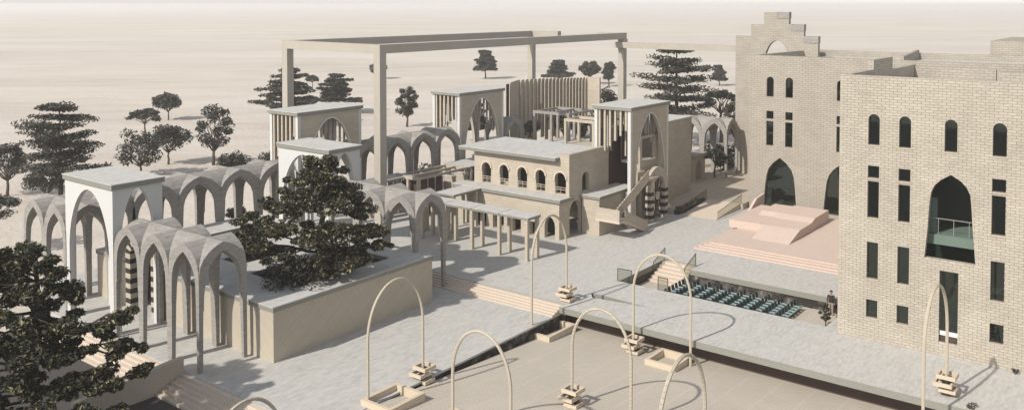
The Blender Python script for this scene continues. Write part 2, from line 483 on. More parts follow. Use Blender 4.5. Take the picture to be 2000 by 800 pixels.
def arcade(label, axis, centers, half, c2, half2, z0, open_ends=('-', '+'), group='vaulted arcades'):
    """row of groin vaults on tapering columns; axis 'x' or 'y' is the run"""
    c0 = centers[0]
    t = thing('vaulted_arcade', label, 'arcade', (c0, c2, z0) if axis == 'x' else (c2, c0, z0), group)
    corners = {}
    for i, c in enumerate(centers):
        mb = MB()
        ends = [(('y' if axis == 'x' else 'x') + s) for s in '-+']
        if i == 0 and '-' in open_ends: ends.append(axis + '-')
        if i == len(centers) - 1 and '+' in open_ends: ends.append(axis + '+')
        if axis == 'x': vault(mb, c, c2, half, half2, z0, ends)
        else: vault(mb, c2, c, half2, half, z0, ends)
        mb.build('vault', M['board'], t)
        for s in (-1, 1): corners.setdefault(round(c + s * half, 1), []).append(s)
    for k, ss in corners.items():
        for s2 in (-1, 1):
            lo, hi = [], []
            for (L, z, fr) in ((lo, z0 - .02, .145), (hi, z0 + 3.6, .18)):
                a0 = k - (fr * half if 1 in ss else 0); a1 = k + (fr * half if -1 in ss else 0)
                o = c2 + s2 * half2; i2 = c2 + s2 * half2 * (1 - fr)
                b0, b1 = min(o, i2), max(o, i2)
                q = [(a0, b0), (a1, b0), (a1, b1), (a0, b1)]
                for (a, b_) in q: L.append((a, b_, z) if axis == 'x' else (b_, a, z))
            if axis == 'y': lo = [lo[i] for i in (0, 3, 2, 1)]; hi = [hi[i] for i in (0, 3, 2, 1)]
            MB().hexa(lo, hi).build('column', M['board'], t)
    return t
arcade('grey concrete arcade of three pointed vaults along the front steps, nearest the viewer', 'y', [47.06, 50.23, 53.4], 1.585, 30.95, 1.65, LP)
arcade('pair of grey pointed vaults left of the tall white gateway, edge of the desert', 'y', [62.98, 66.15], 1.585, 30.95, 1.65, LP)
arcade('grey concrete arcade rising behind the big planter tree, its near end on the broad steps', 'y', [46.25, 49.42, 52.59], 1.585, 48.2, 1.68, LP)
arcade('long grey arcade along the back of the planter block, right of the white gateway', 'x', [34.1, 37.78, 41.68, 45.56, 49.46], 1.945, 65.95, 1.62, LP)
arcade('grey arcade of four pointed vaults right of the tall frame post', 'x', [60.5, 64.4, 68.3, 72.15], 1.93, 65.95, 1.62, 0)
arcade('single grey vault just right of the far slatted gateway', 'x', [84.3], 1.9, 65.95, 1.62, 0)
arcade('grey vault in shade between the brown block and the stepped gable', 'y', [44.9, 48.1], 1.6, 99.6, 1.7, 0)

# ------------------------------------------------------------------ white gateways
def slab(mb, x0, x1, y0, y1, z0, z1): mb.box(x0, x1, y0, y1, z0, z1)
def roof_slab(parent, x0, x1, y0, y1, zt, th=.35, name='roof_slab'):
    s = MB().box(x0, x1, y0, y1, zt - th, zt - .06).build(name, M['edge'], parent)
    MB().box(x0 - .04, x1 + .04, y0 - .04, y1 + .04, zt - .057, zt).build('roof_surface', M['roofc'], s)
def gateway(label, x0, x1, y0, y1, z0, zt):
    t = thing('white_gateway', label, 'gateway', (x0, y0, z0), 'white arched gateways')
    h = zt - .36
    roof_slab(t, x0 - .12, x1 + .12, y0 - .12, y1 + .12, zt, .36)
    th = .32
    for X in (x0, x1 - th):
        MB().plate([rect(y0, y1, z0 - .02, h), pointed(y0 + .5, y1 - .5, z0 - .01, z0 + 5.2, h - .35)], XF(X), th).build('arched_side', M['white'], t)
    for Y in (y0 + .003, y1 - th - .003):
        MB().plate([rect(x0 + th, x1 - th, z0 - .02, h), pointed(x0 + th + .22, x1 - th - .22, z0 - .01, z0 + 5.8, h - .1)], YF(Y), th).build('arched_end', M['white'], t)
    return t
gateway('tall white gateway with a flat roof at the left end of the front arcade', 29.35, 32.85, 55.15, 61.45, LP, 9.4)
gateway('white flat roofed gateway behind the top of the planter tree', 47.0, 50.3, 54.6, 61.0, LP, 9.4)

def slat_gateway(label, x0, x1, y0, y1, z0, zt, wall=M['sandst'], solid=False):
    t = thing('slatted_gateway', label, 'gateway', (x0, y0, z0), 'tall slatted gateways')
    h = zt - .34
    roof_slab(t, x0 - .14, x1 + .14, y0 - .14, y1 + .14, zt, .34)
    for Y in (y0, y1 - .3):
        MB().plate([rect(x0 + .36, x1 - .36, z0 - .02, h), pointed(x0 + .95, x1 - .85, z0 - .01, z0 + 4.4, h - .5, 10)], YF(Y), .3).build('arched_wall', wall, t)
        o_ = pointed(x0 + .87, x1 - .77, z0, z0 + 4.4, h - .4, 10)
        i_ = pointed(x0 + .97, x1 - .87, z0, z0 + 4.4, h - .54, 10)
        vs = [(u, Y - .06, v) for u, v in o_[1:] + o_[:1]] + [(u, Y - .06, v) for u, v in i_[1:] + i_[:1]]
        nv = len(o_)
        vs += [(u, Y - .004, v) for u, v in o_[1:] + o_[:1]] + [(u, Y - .004, v) for u, v in i_[1:] + i_[:1]]
        fs = []
        for i in range(nv - 1):
            fs += [(i, i + 1, nv + i + 1, nv + i), (i, 2 * nv + i, 2 * nv + i + 1, i + 1), (nv + i, nv + i + 1, 3 * nv + i + 1, 3 * nv + i)]
        MB().quadmesh(vs, fs).build('arch_trim', M['white'], t)
    for X in (x0, x1 - .36):
        for Y in (y0 - .003, y1 - .33):
            MB().hexa([(X + .05, Y, z0 - .02), (X + .31, Y, z0 - .02), (X + .31, Y + .333, z0 - .02), (X + .05, Y + .333, z0 - .02)],
                      [(X, Y, h), (X + .36, Y, h), (X + .36, Y + .333, h), (X, Y + .333, h)]).build('corner_leg', M['white'], t)
    k = 6
    for X in (x0 + .04, x1 - .2):
        for i in range(k):
            y = y0 + .55 + (y1 - y0 - 1.1) * i / (k - 1)
            zz = h - (1.9 + 2.6 * i / (k - 1) if X < x0 + 1 else 2.4 + .9 * math.sin(i))
            MB().box(X, X + .16, y - .1, y + .1, zz, h).build('hanging_slat', M['sandst'], t)
    for i in range(12):
        x = x0 + .8 + (x1 - x0 - 1.6) * i / 11
        c = abs(i - 5.5) / 5.5
        for Y in (y0 + .9, y1 - 1.1):
            zz = h - (2.0 + 2.4 * c ** 1.4 + .35 * (i % 2))
            MB().box(x - .09, x + .09, Y, Y + .14, zz, h).build('hanging_slat', M['frame'], t)
    return t
slat_gateway('slatted tan gateway with white corner legs behind the white gateway roof', 51.8, 59.6, 64.45, 68.5, 0, 11.2)
slat_gateway('slatted gateway standing free at the back, centre, with stepped hanging slats', 74.25, 82.2, 64.45, 68.5, 0, 11.2)
tw = slat_gateway('tall gateway tower above the outside stair and striped sun gate', 72.2, 79.75, 41.5, 45.5, 0, 11.4)
mb = MB(); mb.plate([rect(75.35, 78.95, 0, 8.2), rect(75.75, 78.4, 5.75, 7.95), pointed(74.9 + .9, 78.3, 0.001, 2.9, 4.5)], YF(42.25), .35)
mb.build('infill_wall', M['sandst'], tw)
MB().box(75.5, 78.6, 42.62, 44.4, 5.5, 5.72).build('niche_floor', M['roofc'], tw)
MB().box(75.5, 78.6, 44.42, 44.6, 5.5, 8.2).build('niche_back', M['brown'], tw)

MB().box(72.9, 79.0, 45.0, 45.17, 0, 9.0).build('shade_panel', M['brown'], tw)  # dark sheet added to stand in for the shade behind the arch
# striped (black and cream) arches
def striped(label, x, y, axis, w_in, hs, ha, th, jw, z0, group=None, stripes=9, grille=False):
    t = thing('striped_arch', label, 'arch', (x, y, z0), group)
    inn = pointed(-w_in, w_in, 0, hs, ha)[1:] + [pointed(-w_in, w_in, 0, hs, ha)[0]]
    out = pointed(-w_in - jw, w_in + jw, 0, hs, ha + jw * 1.3)[1:] + [pointed(-w_in - jw, w_in + jw, 0, hs, ha + jw * 1.3)[0]]
    def F(u, v, w):
        return (x + u, y + w, z0 + v) if axis == 'x' else (x + w, y + u, z0 + v)
    dense = lambda L: L
    # jambs in courses
    for s in (-1, 1):
        m1 = MB()
        for k in range(stripes):
            a = hs * k / stripes; b_ = hs * (k + 1) / stripes
            u0, u1 = sorted((s * w_in, s * (w_in + jw)))
            g_ = .0 if k % 2 else .004
            mm = m1
            p0 = F(u0 - (0 if k % 2 else .012), a + .002, -g_); p1 = F(u1 + (0 if k % 2 else .012), b_ - .002, th + g_)
            mm.box(min(p0[0], p1[0]), max(p0[0], p1[0]), min(p0[1], p1[1]), max(p0[1], p1[1]), p0[2], p1[2])
        o = m1.build('striped_jamb', M['sandst'], t); o.data.materials.append(M['black'])
        for p in o.data.polygons: p.material_index = 1 if (p.index // 6) % 2 else 0
    m1 = MB()
    n = len(inn)
    for i in range(1, n - 2):
        q = [inn[i], inn[i + 1], out[i + 1], out[i]]
        m1.hexa([F(u, v, 0) for u, v in q], [F(u, v, th) for u, v in q])
    o = m1.build('striped_head', M['sandst'], t); o.data.materials.append(M['black'])
    for p in o.data.polygons: p.material_index = 1 if (p.index // 6) % 2 == 0 and not grille else 0
    if grille:
        gr = MB()
        n = 14
        cz = hs * .72
        for k in range(n):
            an = 2 * math.pi * k / n
            r1 = min(w_in / max(abs(math.cos(an)), .01), (ha - cz if math.sin(an) > 0 else cz) / max(abs(math.sin(an)), .01)) * .96
            gr.tube([F(math.cos(an) * .30, cz + math.sin(an) * .30, th * .5), F(math.cos(an) * r1, cz + math.sin(an) * r1, th * .5)], .05, 4)
        gr.build('sun_rays', M['black'], t)
        d = MB(); d.plate([[(.40 * math.cos(2 * math.pi * k / 20), cz + .40 * math.sin(2 * math.pi * k / 20)) for k in range(20)]], lambda u, v, w: F(u, v, th * .3 + w), .16)
        d.build('sun_disc', M['sandst'], t)
    return t
striped('black and cream striped sun gate with rays at the foot of the tower', 77.0, 41.0, 'x', 1.1, 3.3, 4.35, .6, .66, 0, None, 9, True)
striped('black and cream striped doorway arch behind the front arcade columns', 32.75, 57.9, 'y', 1.35, 3.9, 4.9, .8, .62, LP, None, 11)

# ------------------------------------------------------------------ planter block
T = 2.9
t = thing('planter_block', 'large beige walled planter block with grey concrete top and tree pits', 'planter', (33, 43.3, LP))
def wall(name, loops, fn, th, mat=M['beige_line'], parent=t):
    return MB().plate(loops, fn, th).build(name, mat, parent)
wall('front_wall', [rect(32.95, 46.95, LP - .02, T - .32)], YF(43.4), .4)
wall('left_wall', [[(43.8, LP - .02), (55.85, LP - .02), (55.85, T - .32), (43.8, T - .32)]], XF(32.95), .4)
wall('left_wall', [[(59.95, LP - .02), (64.2, LP - .02), (64.2, T - .32), (59.95, T - .32)]], XF(32.95), .4)
wall('right_wall', [rect(43.8, 64.2, LP - .02, T - .32)], XF(46.55), .4)
wall('back_wall', [rect(33.35, 46.55, LP - .02, T - .32)], YF(63.8), .4)
openings = [rect(36.2, 44.6, 45.3, 50.2), rect(37.0, 41.5, 52.4, 54.6), rect(40.2, 45.2, 56.8, 61.2), ]
outl = [(32.88, 43.32), (47.02, 43.32), (47.02, 64.28), (32.88, 64.28), (32.88, 60.0), (35.2, 60.0), (35.2, 55.8), (32.88, 55.8)]
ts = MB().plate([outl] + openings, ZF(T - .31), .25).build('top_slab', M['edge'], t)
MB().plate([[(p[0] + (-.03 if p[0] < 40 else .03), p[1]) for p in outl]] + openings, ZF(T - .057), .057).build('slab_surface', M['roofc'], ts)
for op in openings:
    x0, x1, y0, y1 = op[0][0], op[1][0], op[0][1], op[2][1]
    mb = MB()
    mb.box(x0 - .2, x0 - .003, y0 - .2, y1 + .2, LP, T - .315); mb.box(x1 + .003, x1 + .2, y0 - .2, y1 + .2, LP, T - .315)
    mb.box(x0, x1, y0 - .2, y0 - .003, LP, T - .315); mb.box(x0, x1, y1 + .003, y1 + .2, LP, T - .315)
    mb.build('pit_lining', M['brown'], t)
    MB().box(x0, x1, y0, y1, 1.2, 1.5).build('soil_bed', M['soil'], t)

# ------------------------------------------------------------------ big rectangular frame
t = thing('rectangular_frame', 'huge square beam frame on tall posts rising over the arcades', 'frame', (58.8, 61, 0))
def post(x, y, w=.85, z1=16.35): MB().box(x, x + w, y, y + w, -.6, z1).build('post', M['frame'], t)
FZ0, FZ1 = 16.35, 17.2
post(58.8, 61.0); post(104.1, 61.0, z1=15.35); post(60.0, 76.3); post(104.1, 76.3)
MB().box(58.8, 104.95, 61.0, 61.85, FZ0, FZ1).build('long_beam', M['frame'], t)
MB().box(60.0, 104.95, 76.3, 77.15, FZ0, FZ1).build('long_beam', M['frame'], t)
MB().hexa([(58.8, 61.85, FZ0), (59.65, 61.85, FZ0), (60.85, 76.3, FZ0), (60.0, 76.3, FZ0)], [(58.8, 61.85, FZ1), (59.65, 61.85, FZ1), (60.85, 76.3, FZ1), (60.0, 76.3, FZ1)]).build('side_beam', M['frame'], t)
MB().box(104.1, 104.95, 71.8, 76.3, FZ0, FZ1).build('stub_beam', M['frame'], t)
MB().box(104.1, 104.95, 61.85, 65.2, FZ0, FZ1).build('stub_beam', M['frame'], t)
MB().box(104.0, 105.05, 60.9, 61.95, 15.35, 16.35).build('post_head', M['frame'], t)
MB().box(103.2, 103.95, 43.6, 61.9, 15.2, 15.98).build('link_beam', M['frame'], t)

# ------------------------------------------------------------------ brick building, right foreground
def glaze(parent, rects, X, depth=.22, name='window'):
    for (a, b_, c, d, kind) in rects:
        f = MB()
        fw = .045
        sh = (lambda k: roundtop(a + k, b_ - k, c + k, d - k)) if kind == 'arch' else (lambda k: rect(a + k, b_ - k, c + k, d - k))
        f.plate([sh(.004), sh(fw)], XF(X + depth), .06)
        w = f.build(name, M['dark'], parent)
        MB().plate([sh(fw - .01)], XF(X + depth + .02), .015).build('pane', M['glass'], w)
def tsill(parent, a, b_, z, X, mat): MB().box(X - .04, X + .2, a - .06, b_ + .06, z - .08, z - .004).build('sill', mat, parent)

t = thing('brick_building', 'big pale brick building filling the right edge with a tall pointed opening', 'building', (57.3, 17.7, 0))
b1 = t
cols = [(15.27, 15.95), (13.45, 14.13), (10.88, 11.57), (8.3, 9.02)]
win = []
for i, (a, b_) in enumerate(cols): win.append((a, b_, 12.27, 14.2, 'arch'))
for (a, b_) in (cols[0], cols[1], cols[3]):
    win += [(a, b_, 10.2, 10.97, 'r'), (a, b_, 7.7, 10.0, 'r'), (a, b_, 3.87, 6.18, 'r'), (a, b_, 1.4, 2.54, 'r')]
for k in range(2):                                          # the same bays continue past the picture's edge
    a = 5.2 - k * 2.4
    win += [(a, a + .7, 12.27, 14.2, 'arch'), (a, a + .7, 7.7, 10.0, 'r'), (a, a + .7, 3.87, 6.18, 'r'), (a, a + .7, 1.4, 2.54, 'r')]
bigarch = [(9.81, 5.76), (12.6, 5.76), (12.45, 7.4), (12.36, 9.0), (12.28, 9.75), (12.08, 10.2), (11.75, 10.55), (11.2, 10.92), (10.65, 10.6), (10.33, 10.25), (10.15, 9.85), (10.06, 9.0), (10.0, 8.0)]
door = (10.7, 11.73, .8, 5.12)
loops = [rect(-14, 17.7, 0, 16.58)]
for w in win: loops.append(roundtop(*w[:4]) if w[4] == 'arch' else rect(*w[:4]))
loops += [bigarch, rect(*door)]
MB().plate(loops, XF(57.3), .38).build('front_wall', M['brick'], t)
MB().plate([[(57.685, 0), (75, 0), (75, 16.3), (68.15, 16.3), (68.15, 17.2), (63.3, 17.2), (63.3, 16.55), (57.685, 16.55)]], YF(17.32), .377).build('side_wall', M['brick'], t)
MB().plate([rect(11.6, 17.3, 0, 16.15)], XF(74.6), .38).build('back_wall', M['brick_fine'], t)
MB().plate([rect(-14, 11.3, 0, 16.05)], XF(73.9), .38).build('back_wall', M['brick_fine'], t)
MB().box(57.69, 74.55, -14, 17.31, 15.0, 15.3).build('roof', M['roofc'], t)
glaze(t, win, 57.3)
for w in win: tsill(t, w[0], w[1], w[2], 57.3, M['sandst'])
# inside: floors, back wall, gallery
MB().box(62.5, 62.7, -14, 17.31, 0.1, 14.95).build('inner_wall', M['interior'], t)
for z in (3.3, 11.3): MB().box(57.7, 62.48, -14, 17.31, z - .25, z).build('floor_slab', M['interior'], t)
g_ = MB().box(58.3, 62.48, 9.3, 13.2, 6.75, 7.05).build('gallery', M['green'], t)
MB().box(58.2, 58.28, 9.3, 13.2, 6.45, 7.03).build('gallery_edge', M['green'], g_)
rl = MB().tube([(58.35, 9.4, 8.0), (58.35, 12.9, 8.0)], .028, 6)
for k in range(5): rl.tube([(58.35, 9.5 + k * .85, 7.05), (58.35, 9.5 + k * .85, 8.0)], .02, 6)
rl.build('gallery_rail', M['board'], g_)
MB().box(58.6, 58.9, 12.2, 12.7, 7.05, 9.2).build('gallery_panel', M['green'], g_)
MB().box(60.6, 60.9, 10.6, 11.3, 9.7, 11.0).build('upper_panel', M['green'], t)  # plain panel in the same green as the gallery
MB().plate([[(9.2, 8.6), (12.4, 10.4), (12.4, 11.0), (9.2, 9.2)]], XF(60.3), .9).build('inner_stair', M['interior'], t)
# doorway
f = MB().plate([rect(door[0] + .004, door[1] - .004, door[2] + .004, door[3] - .004), rect(door[0] + .06, door[1] - .06, 1.5, door[3] - .06), rect(door[0] + .06, door[1] - .06, door[2] + .06, 1.18)], XF(57.5), .07).build('door_frame', M['dark'], t)
MB().box(57.46, 57.498, door[0] + .02, door[1] - .02, 1.2, 1.46).build('transom', M['metal'], f)
MB().box(57.53, 57.545, door[0] + .05, door[1] - .05, 1.49, door[3] - .05).build('door_glass', M['glass'], f)
MB().box(57.53, 57.56, door[0] + .05, door[1] - .05, door[2] + .05, 1.19).build('door_panel', M['brown'], f)

# second brick building behind the stage
t = thing('brick_building', 'plain tan building behind the pink stage with two pointed openings', 'building', (87.3, 36.1, 0))
win = []
for a, b_ in ((33.6, 34.34), (31.63, 32.37), (26.5, 27.28), (24.5, 25.2)):
    win += [(a, b_, 11.66, 13.69, 'arch'), (a, b_, 9.4, 10.2, 'r'), (a, b_, 6.68, 9.17, 'r')]
def lancet(c, dz=0): return [(c - 1.75, 0.45 + dz), (c + 1.7, 0.45 + dz), (c + 1.5, 2.6), (c + 1.36, 3.7), (c + 1.15, 4.35), (c + .7, 4.95), (c, 5.53), (c - .7, 5.0), (c - 1.2, 4.4), (c - 1.45, 3.7), (c - 1.6, 2.4)]
loops = [rect(2, 36.1, 0, 15.85)] + [roundtop(*w[:4]) if w[4] == 'arch' else rect(*w[:4]) for w in win] + [lancet(32.9), lancet(26.8)]
MB().plate(loops, XF(87.3), .4).build('front_wall', M['brick_fine'], t)
MB().plate([[(87.705, 0), (107.2, 0), (107.2, 15.65), (87.705, 15.82)]], YF(35.7), .397).build('side_wall', M['brick_fine'], t)
MB().plate([rect(2, 35.69, 0, 15.6)], XF(106.8), .39).build('back_wall', M['brick_fine'], t)
MB().box(87.71, 106.79, 2, 35.69, 14.5, 14.85).build('roof', M['roofc'], t)
MB().plate([[(100, 14.86), (106.7, 14.86), (106.7, 15.95), (100, 15.5)]], YF(24.3), .35).build('roof_upstand', M['brick_fine'], t)
MB().box(107.25, 122, 2, 17.3, 12, 17.1).build('raised_block', M['brick_fine'], t)
glaze(t, win, 87.3)
for c in (32.9, 26.8):
    L = lancet(c)
    f = MB().plate([L, [(c + (u - c) * .96, .5 + (v - .45) * .975) for u, v in L]], XF(87.62), .06).build('arch_window', M['dark'], t)
    MB().plate([[(c + (u - c) * .955, .5 + (v - .45) * .97) for u, v in L]], XF(87.65), .015).build('pane', M['glass'], f)
MB().box(87.75, 98, 2.2, 35.6, .2, .42).build('ground_floor', M['sandst'], t)
MB().box(87.75, 98, 2.2, 35.6, 5.9, 6.2).build('floor_slab', M['interior'], t)
MB().box(96, 96.2, 2.2, 35.6, .43, 14.4).build('inner_wall', M['interior'], t)
for y in (33.6, 31.9, 28, 26): MB().box(93.0, 93.3, y, y + .5, .43, 5.4).build('inner_pillar', M['green'], t)
for (a, b_) in ((33.6, 34.34), (31.63, 32.37)):
    for z in (11.9, 7.2): MB().box(90.0, 90.1, a + .1, a + .38, z, z + 1.8).build('curtain', M['green'], t)

# stepped gable wall
t = thing('stepped_gable', 'freestanding stepped gable wall with a pointed hole, highest thing on the right', 'wall', (102, 39, 0))
gab = [(34.07, -.6), (44.05, -.6), (44.05, 17.25), (42.12, 17.25), (42.12, 18.65), (40.53, 18.65), (40.53, 20.12), (37.5, 20.12), (37.5, 18.7), (35.74, 18.7), (35.74, 17.33), (34.07, 17.33)]
MB().plate([gab, pointed(37.45, 40.45, 12, 14.4, 16.8)], XF(102), .6).build('gable_wall', M['brick_fine'], t)
for (a, b_, z) in ((37.46, 38.95, 20.12), (35.70, 37.2, 18.7), (34.03, 35.72, 17.33)):
    MB().box(101.93, 102.67, a, b_, z - .75, z + .03).build('grey_block', M['board'], t)

# ------------------------------------------------------------------ middle building
t = thing('two_storey_house', 'tan two storey house with five arched windows and a grey slab roof', 'building', (64.8, 44.5, 0))
low = [(53.0, 54.7), (50.9, 52.5), (48.9, 50.2), (46.9, 48.2)]
loops = [rect(44.5, 57, 0, 3.3)]
for a, b_ in low: loops.append(rect(a - .12, b_ - .4, .001, 1.25))
loops.append(pointed(44.95, 46.1, .001, 1.1, 1.95))
MB().plate(loops, XF(64.8), .5).build('lower_wall', M['sandst'], t)
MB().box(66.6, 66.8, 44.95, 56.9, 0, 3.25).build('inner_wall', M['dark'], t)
MB().plate([[(65.305, 0), (74, 0), (74, 3.3), (65.305, 3.3)], pointed(66.45, 68.4, .001, 2.1, 3.15)], YF(44.5), .4).build('side_wall', M['sandst'], t)
s = MB().box(64.6, 66.95, 44.3, 57.1, 3.3, 3.58).build('terrace_slab', M['edge'], t)
MB().box(64.56, 66.4, 44.26, 57.1, 3.583, 3.64).build('terrace_surface', M['roofc'], s)
aw = [(53.55, 54.75), (51.4, 52.55), (49.2, 50.4), (47.1, 48.28), (44.8, 46.12)]
up = [rect(44.5, 55.7, 3.65, 6.8)]
for a, b_ in aw: up.append(roundtop(a + .05, b_ - .05, 3.75, 5.75))
MB().plate(up, XF(66.4), .45).build('upper_wall', M['sandst'], t)
MB().plate([rect(66.855, 73.2, 3.3 - .0, 7.45), roundtop(68.55, 69.75, 3.75, 5.5)], YF(44.5), .4).build('upper_side_wall', M['sandst'], t)
MB().plate([rect(66.85, 73.2, 3.65, 6.8)], YF(55.3), .4).build('upper_side_wall', M['sandst'], t)
MB().plate([rect(44.9, 55.3, 0, 6.8)], XF(72.8), .4).build('rear_wall', M['sandst'], t)
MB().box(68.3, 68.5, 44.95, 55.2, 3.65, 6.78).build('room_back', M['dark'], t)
MB().box(66.41, 66.85, 44.51, 45.6, 6.8, 7.43).build('parapet_end', M['sandst'], t)
roof_slab(t, 65.75, 73.3, 45.6, 57.2, 7.12, .32)
for a, b_ in aw:
    O = roundtop(a - .08, b_ + .08, 4.9, 5.9)[1:]; I = roundtop(a + .06, b_ - .06, 4.9, 5.74)[1:]
    vs = [(66.3, u, v) for u, v in O] + [(66.3, u, v) for u, v in I] + [(66.396, u, v) for u, v in O] + [(66.396, u, v) for u, v in I]
    n = len(O); fs = []
    for i in range(n - 1): fs += [(i, i + 1, n + i + 1, n + i), (i, i + 2 * n, i + 1 + 2 * n, i + 1), (n + i, n + i + 1, 3 * n + i + 1, 3 * n + i)]
    w = MB().quadmesh(vs, fs).build('window_hood', M['step'], t)
    r = MB()
    for z in (4.15, 4.35): r.tube([(66.45, a + .08, z), (66.45, b_ - .08, z)], .03, 5)
    for k in range(3): r.tube([(66.45, a + .1 + k * (b_ - a - .2) / 2, 3.7), (66.45, a + .1 + k * (b_ - a - .2) / 2, 4.4)], .025, 5)
    r.build('window_rail', M['sandst'], t)

# rear wing and terraces behind the house
t = thing('rear_wing', 'low flat roofed wing behind the house and left of the tower', 'building', (74.5, 47, 0))
MB().box(74.0, 87.8, 47.0, 62.0, -.1, 4.2).build('walls', M['sandst'], t)
roof_slab(t, 73.9, 88.6, 46.6, 62.3, 4.6, .38)
MB().plate([rect(74.6, 78, .0, 2.6)], YF(46.95), .04).build('opening', M['dark'], t)  # dark plate on the solid wall, an opening's shade put into its colour
MB().plate([[(73.6, 4.62), (75.0, 4.62), (73.7, 6.4)]], YF(50.0), .2).build('stair_fin', M['sandst'], t)
MB().box(84.5, 87.8, 52.0, 58.0, 4.603, 4.95).build('roof_kerb', M['sandst'], t)
t = thing('back_terrace', 'raised planted terrace with dark hedges behind the roof pergola', 'terrace', (88, 62, 0))
MB().box(83, 100, 62.5, 63.6, -.6, 4.2).build('terrace_wall', M['sandst'], t)
MB().box(88.7, 100, 50.0, 62.5, -.6, 4.25).build('terrace_deck', M['roofc'], t)

def pergola(label, x0, x1, y0, y1, z0, zt, nx, ny, mat, r=.16, panels=None):
    t = thing('pergola', label, 'pergola', (x0, y0, z0), 'open beam pergolas')
    for x in (x0, x1):
        for k in range(ny + 1):
            y = y0 + (y1 - y0) * k / ny
            MB().box(x - r, x + r, y - r, y + r, z0, zt - .301).build('post', mat, t)
    for x in (x0, x1): MB().box(x - r - .02, x + r + .02, y0 - r, y1 + r, zt - .3, zt).build('beam', mat, t)
    for k in range(ny + 1):
        y = y0 + (y1 - y0) * k / ny
        MB().box(x0 + r + .025, x1 - r - .025, y - .09, y + .09, zt - .26, zt - .03).build('cross_beam', mat, t)
    return t
pergola('open post and beam pergola on the roof behind the house', 87.0, 92.0, 58.4, 63.4, 4.25, 8.15, 1, 2, M['board'], .15)
pergola('second roof pergola, close to the tower', 84.6, 87.4, 53.4, 57.2, 4.6, 7.9, 1, 1, M['sandst'], .14)
pergola('low grid pergola with dark panels behind the arcade, below the tall post', 63.4, 70.6, 60.4, 63.2, 0, 3.95, 2, 2, M['sandst'], .14)
t = thing('garden_kiosk', 'dark boarded cube under the low grid pergola', 'kiosk', (64, 61, 0))
MB().box(63.9, 67.3, 60.7, 62.9, 0, 3.55).build('boarded_walls', M['brown'], t)
for k in range(4): MB().box(63.9 + k * 1.1 - .02, 63.98 + k * 1.1, 60.64, 60.697, 0, 3.55).build('batten', M['sandst'], t)
for lab, x, y, w, h in (('left of two plain beige blocks by the house corner', 68.3, 60.2, .5, 3.2), ('right of two plain beige blocks by the house corner', 70.1, 60.1, .45, 3.3)):
    b = thing('gate_pier', lab, 'pier', (x, y, 0), 'beige gate piers')
    MB().box(x, x + w, y, y + 1.3, 0, h).build('shaft', M['sandst'], b, bevel=.04)
    MB().box(x - .04, x + w + .04, y - .04, y + 1.34, h + .002, h + .1).build('cap', M['roofc'], b)
def flat_canopy(label, x0, x1, y0, y1, zt, legs, panels, axis='y', lw=.14):
    t = thing('flat_canopy', label, 'canopy', (x0, y0, 0), 'flat roofed walkway canopies')
    n = panels
    for k in range(n):
        if axis == 'y':
            a = y0 + (y1 - y0) * k / n; b_ = y0 + (y1 - y0) * (k + 1) / n - .06
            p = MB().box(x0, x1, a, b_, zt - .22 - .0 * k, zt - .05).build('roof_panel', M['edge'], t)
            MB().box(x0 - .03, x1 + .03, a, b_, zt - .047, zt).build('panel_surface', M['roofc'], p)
        else:
            a = x0 + (x1 - x0) * k / n; b_ = x0 + (x1 - x0) * (k + 1) / n - .06
            p = MB().box(a, b_, y0, y1, zt - .22, zt - .05).build('roof_panel', M['edge'], t)
            MB().box(a, b_, y0 - .03, y1 + .03, zt - .047, zt).build('panel_surface', M['roofc'], p)
    for x, y in legs: MB().box(x - lw, x + lw, y - lw, y + lw, 0, zt - .223).build('leg', M['sandst'], t)
flat_canopy('long flat canopy on thin posts in front of the house', 57.72, 59.5, 42.7, 55.0, 3.6, [(x, y) for x in (57.9, 59.3) for y in (42.95, 45.85, 48.85, 51.9, 54.7)], 4)
flat_canopy('short flat canopy turned towards the house, left of the long one', 60.7, 64.6, 53.4, 55.6, 3.6, [(61, 53.7), (64.2, 53.7), (61, 55.3), (64.2, 55.3)], 1, 'x')
flat_canopy('grey flat roof slab beside the tall front frame post', 60.0, 64.4, 62.2, 64.2, 3.85, [(60.3, 62.5), (64.1, 62.5), (60.3, 63.9), (64.1, 63.9)], 1, 'x')
flat_canopy('grey flat roof running behind the low grid pergola to the house corner', 70.9, 75.5, 60.2, 63.6, 3.95, [(71.2, 60.5), (75.2, 60.5), (71.2, 63.3), (75.2, 63.3)], 1, 'x')
# dark slab-sided piers under the long canopy
for i, (lab, x, y) in enumerate((('brown slab pier at the far end under the canopy', 59.2, 56.2), ('brown slab pier between the arcade and the canopy', 58.6, 53.0))):
    b = thing('slab_pier', lab, 'pier', (x, y, 0), 'brown slab piers')
    MB().box(x, x + 1.2, y, y + .5, 0, 2.7).build('shaft', M['beige'], b)
    MB().box(x - .03, x + 1.23, y - .03, y + .53, 2.702, 2.8).build('cap', M['roofc'], b)

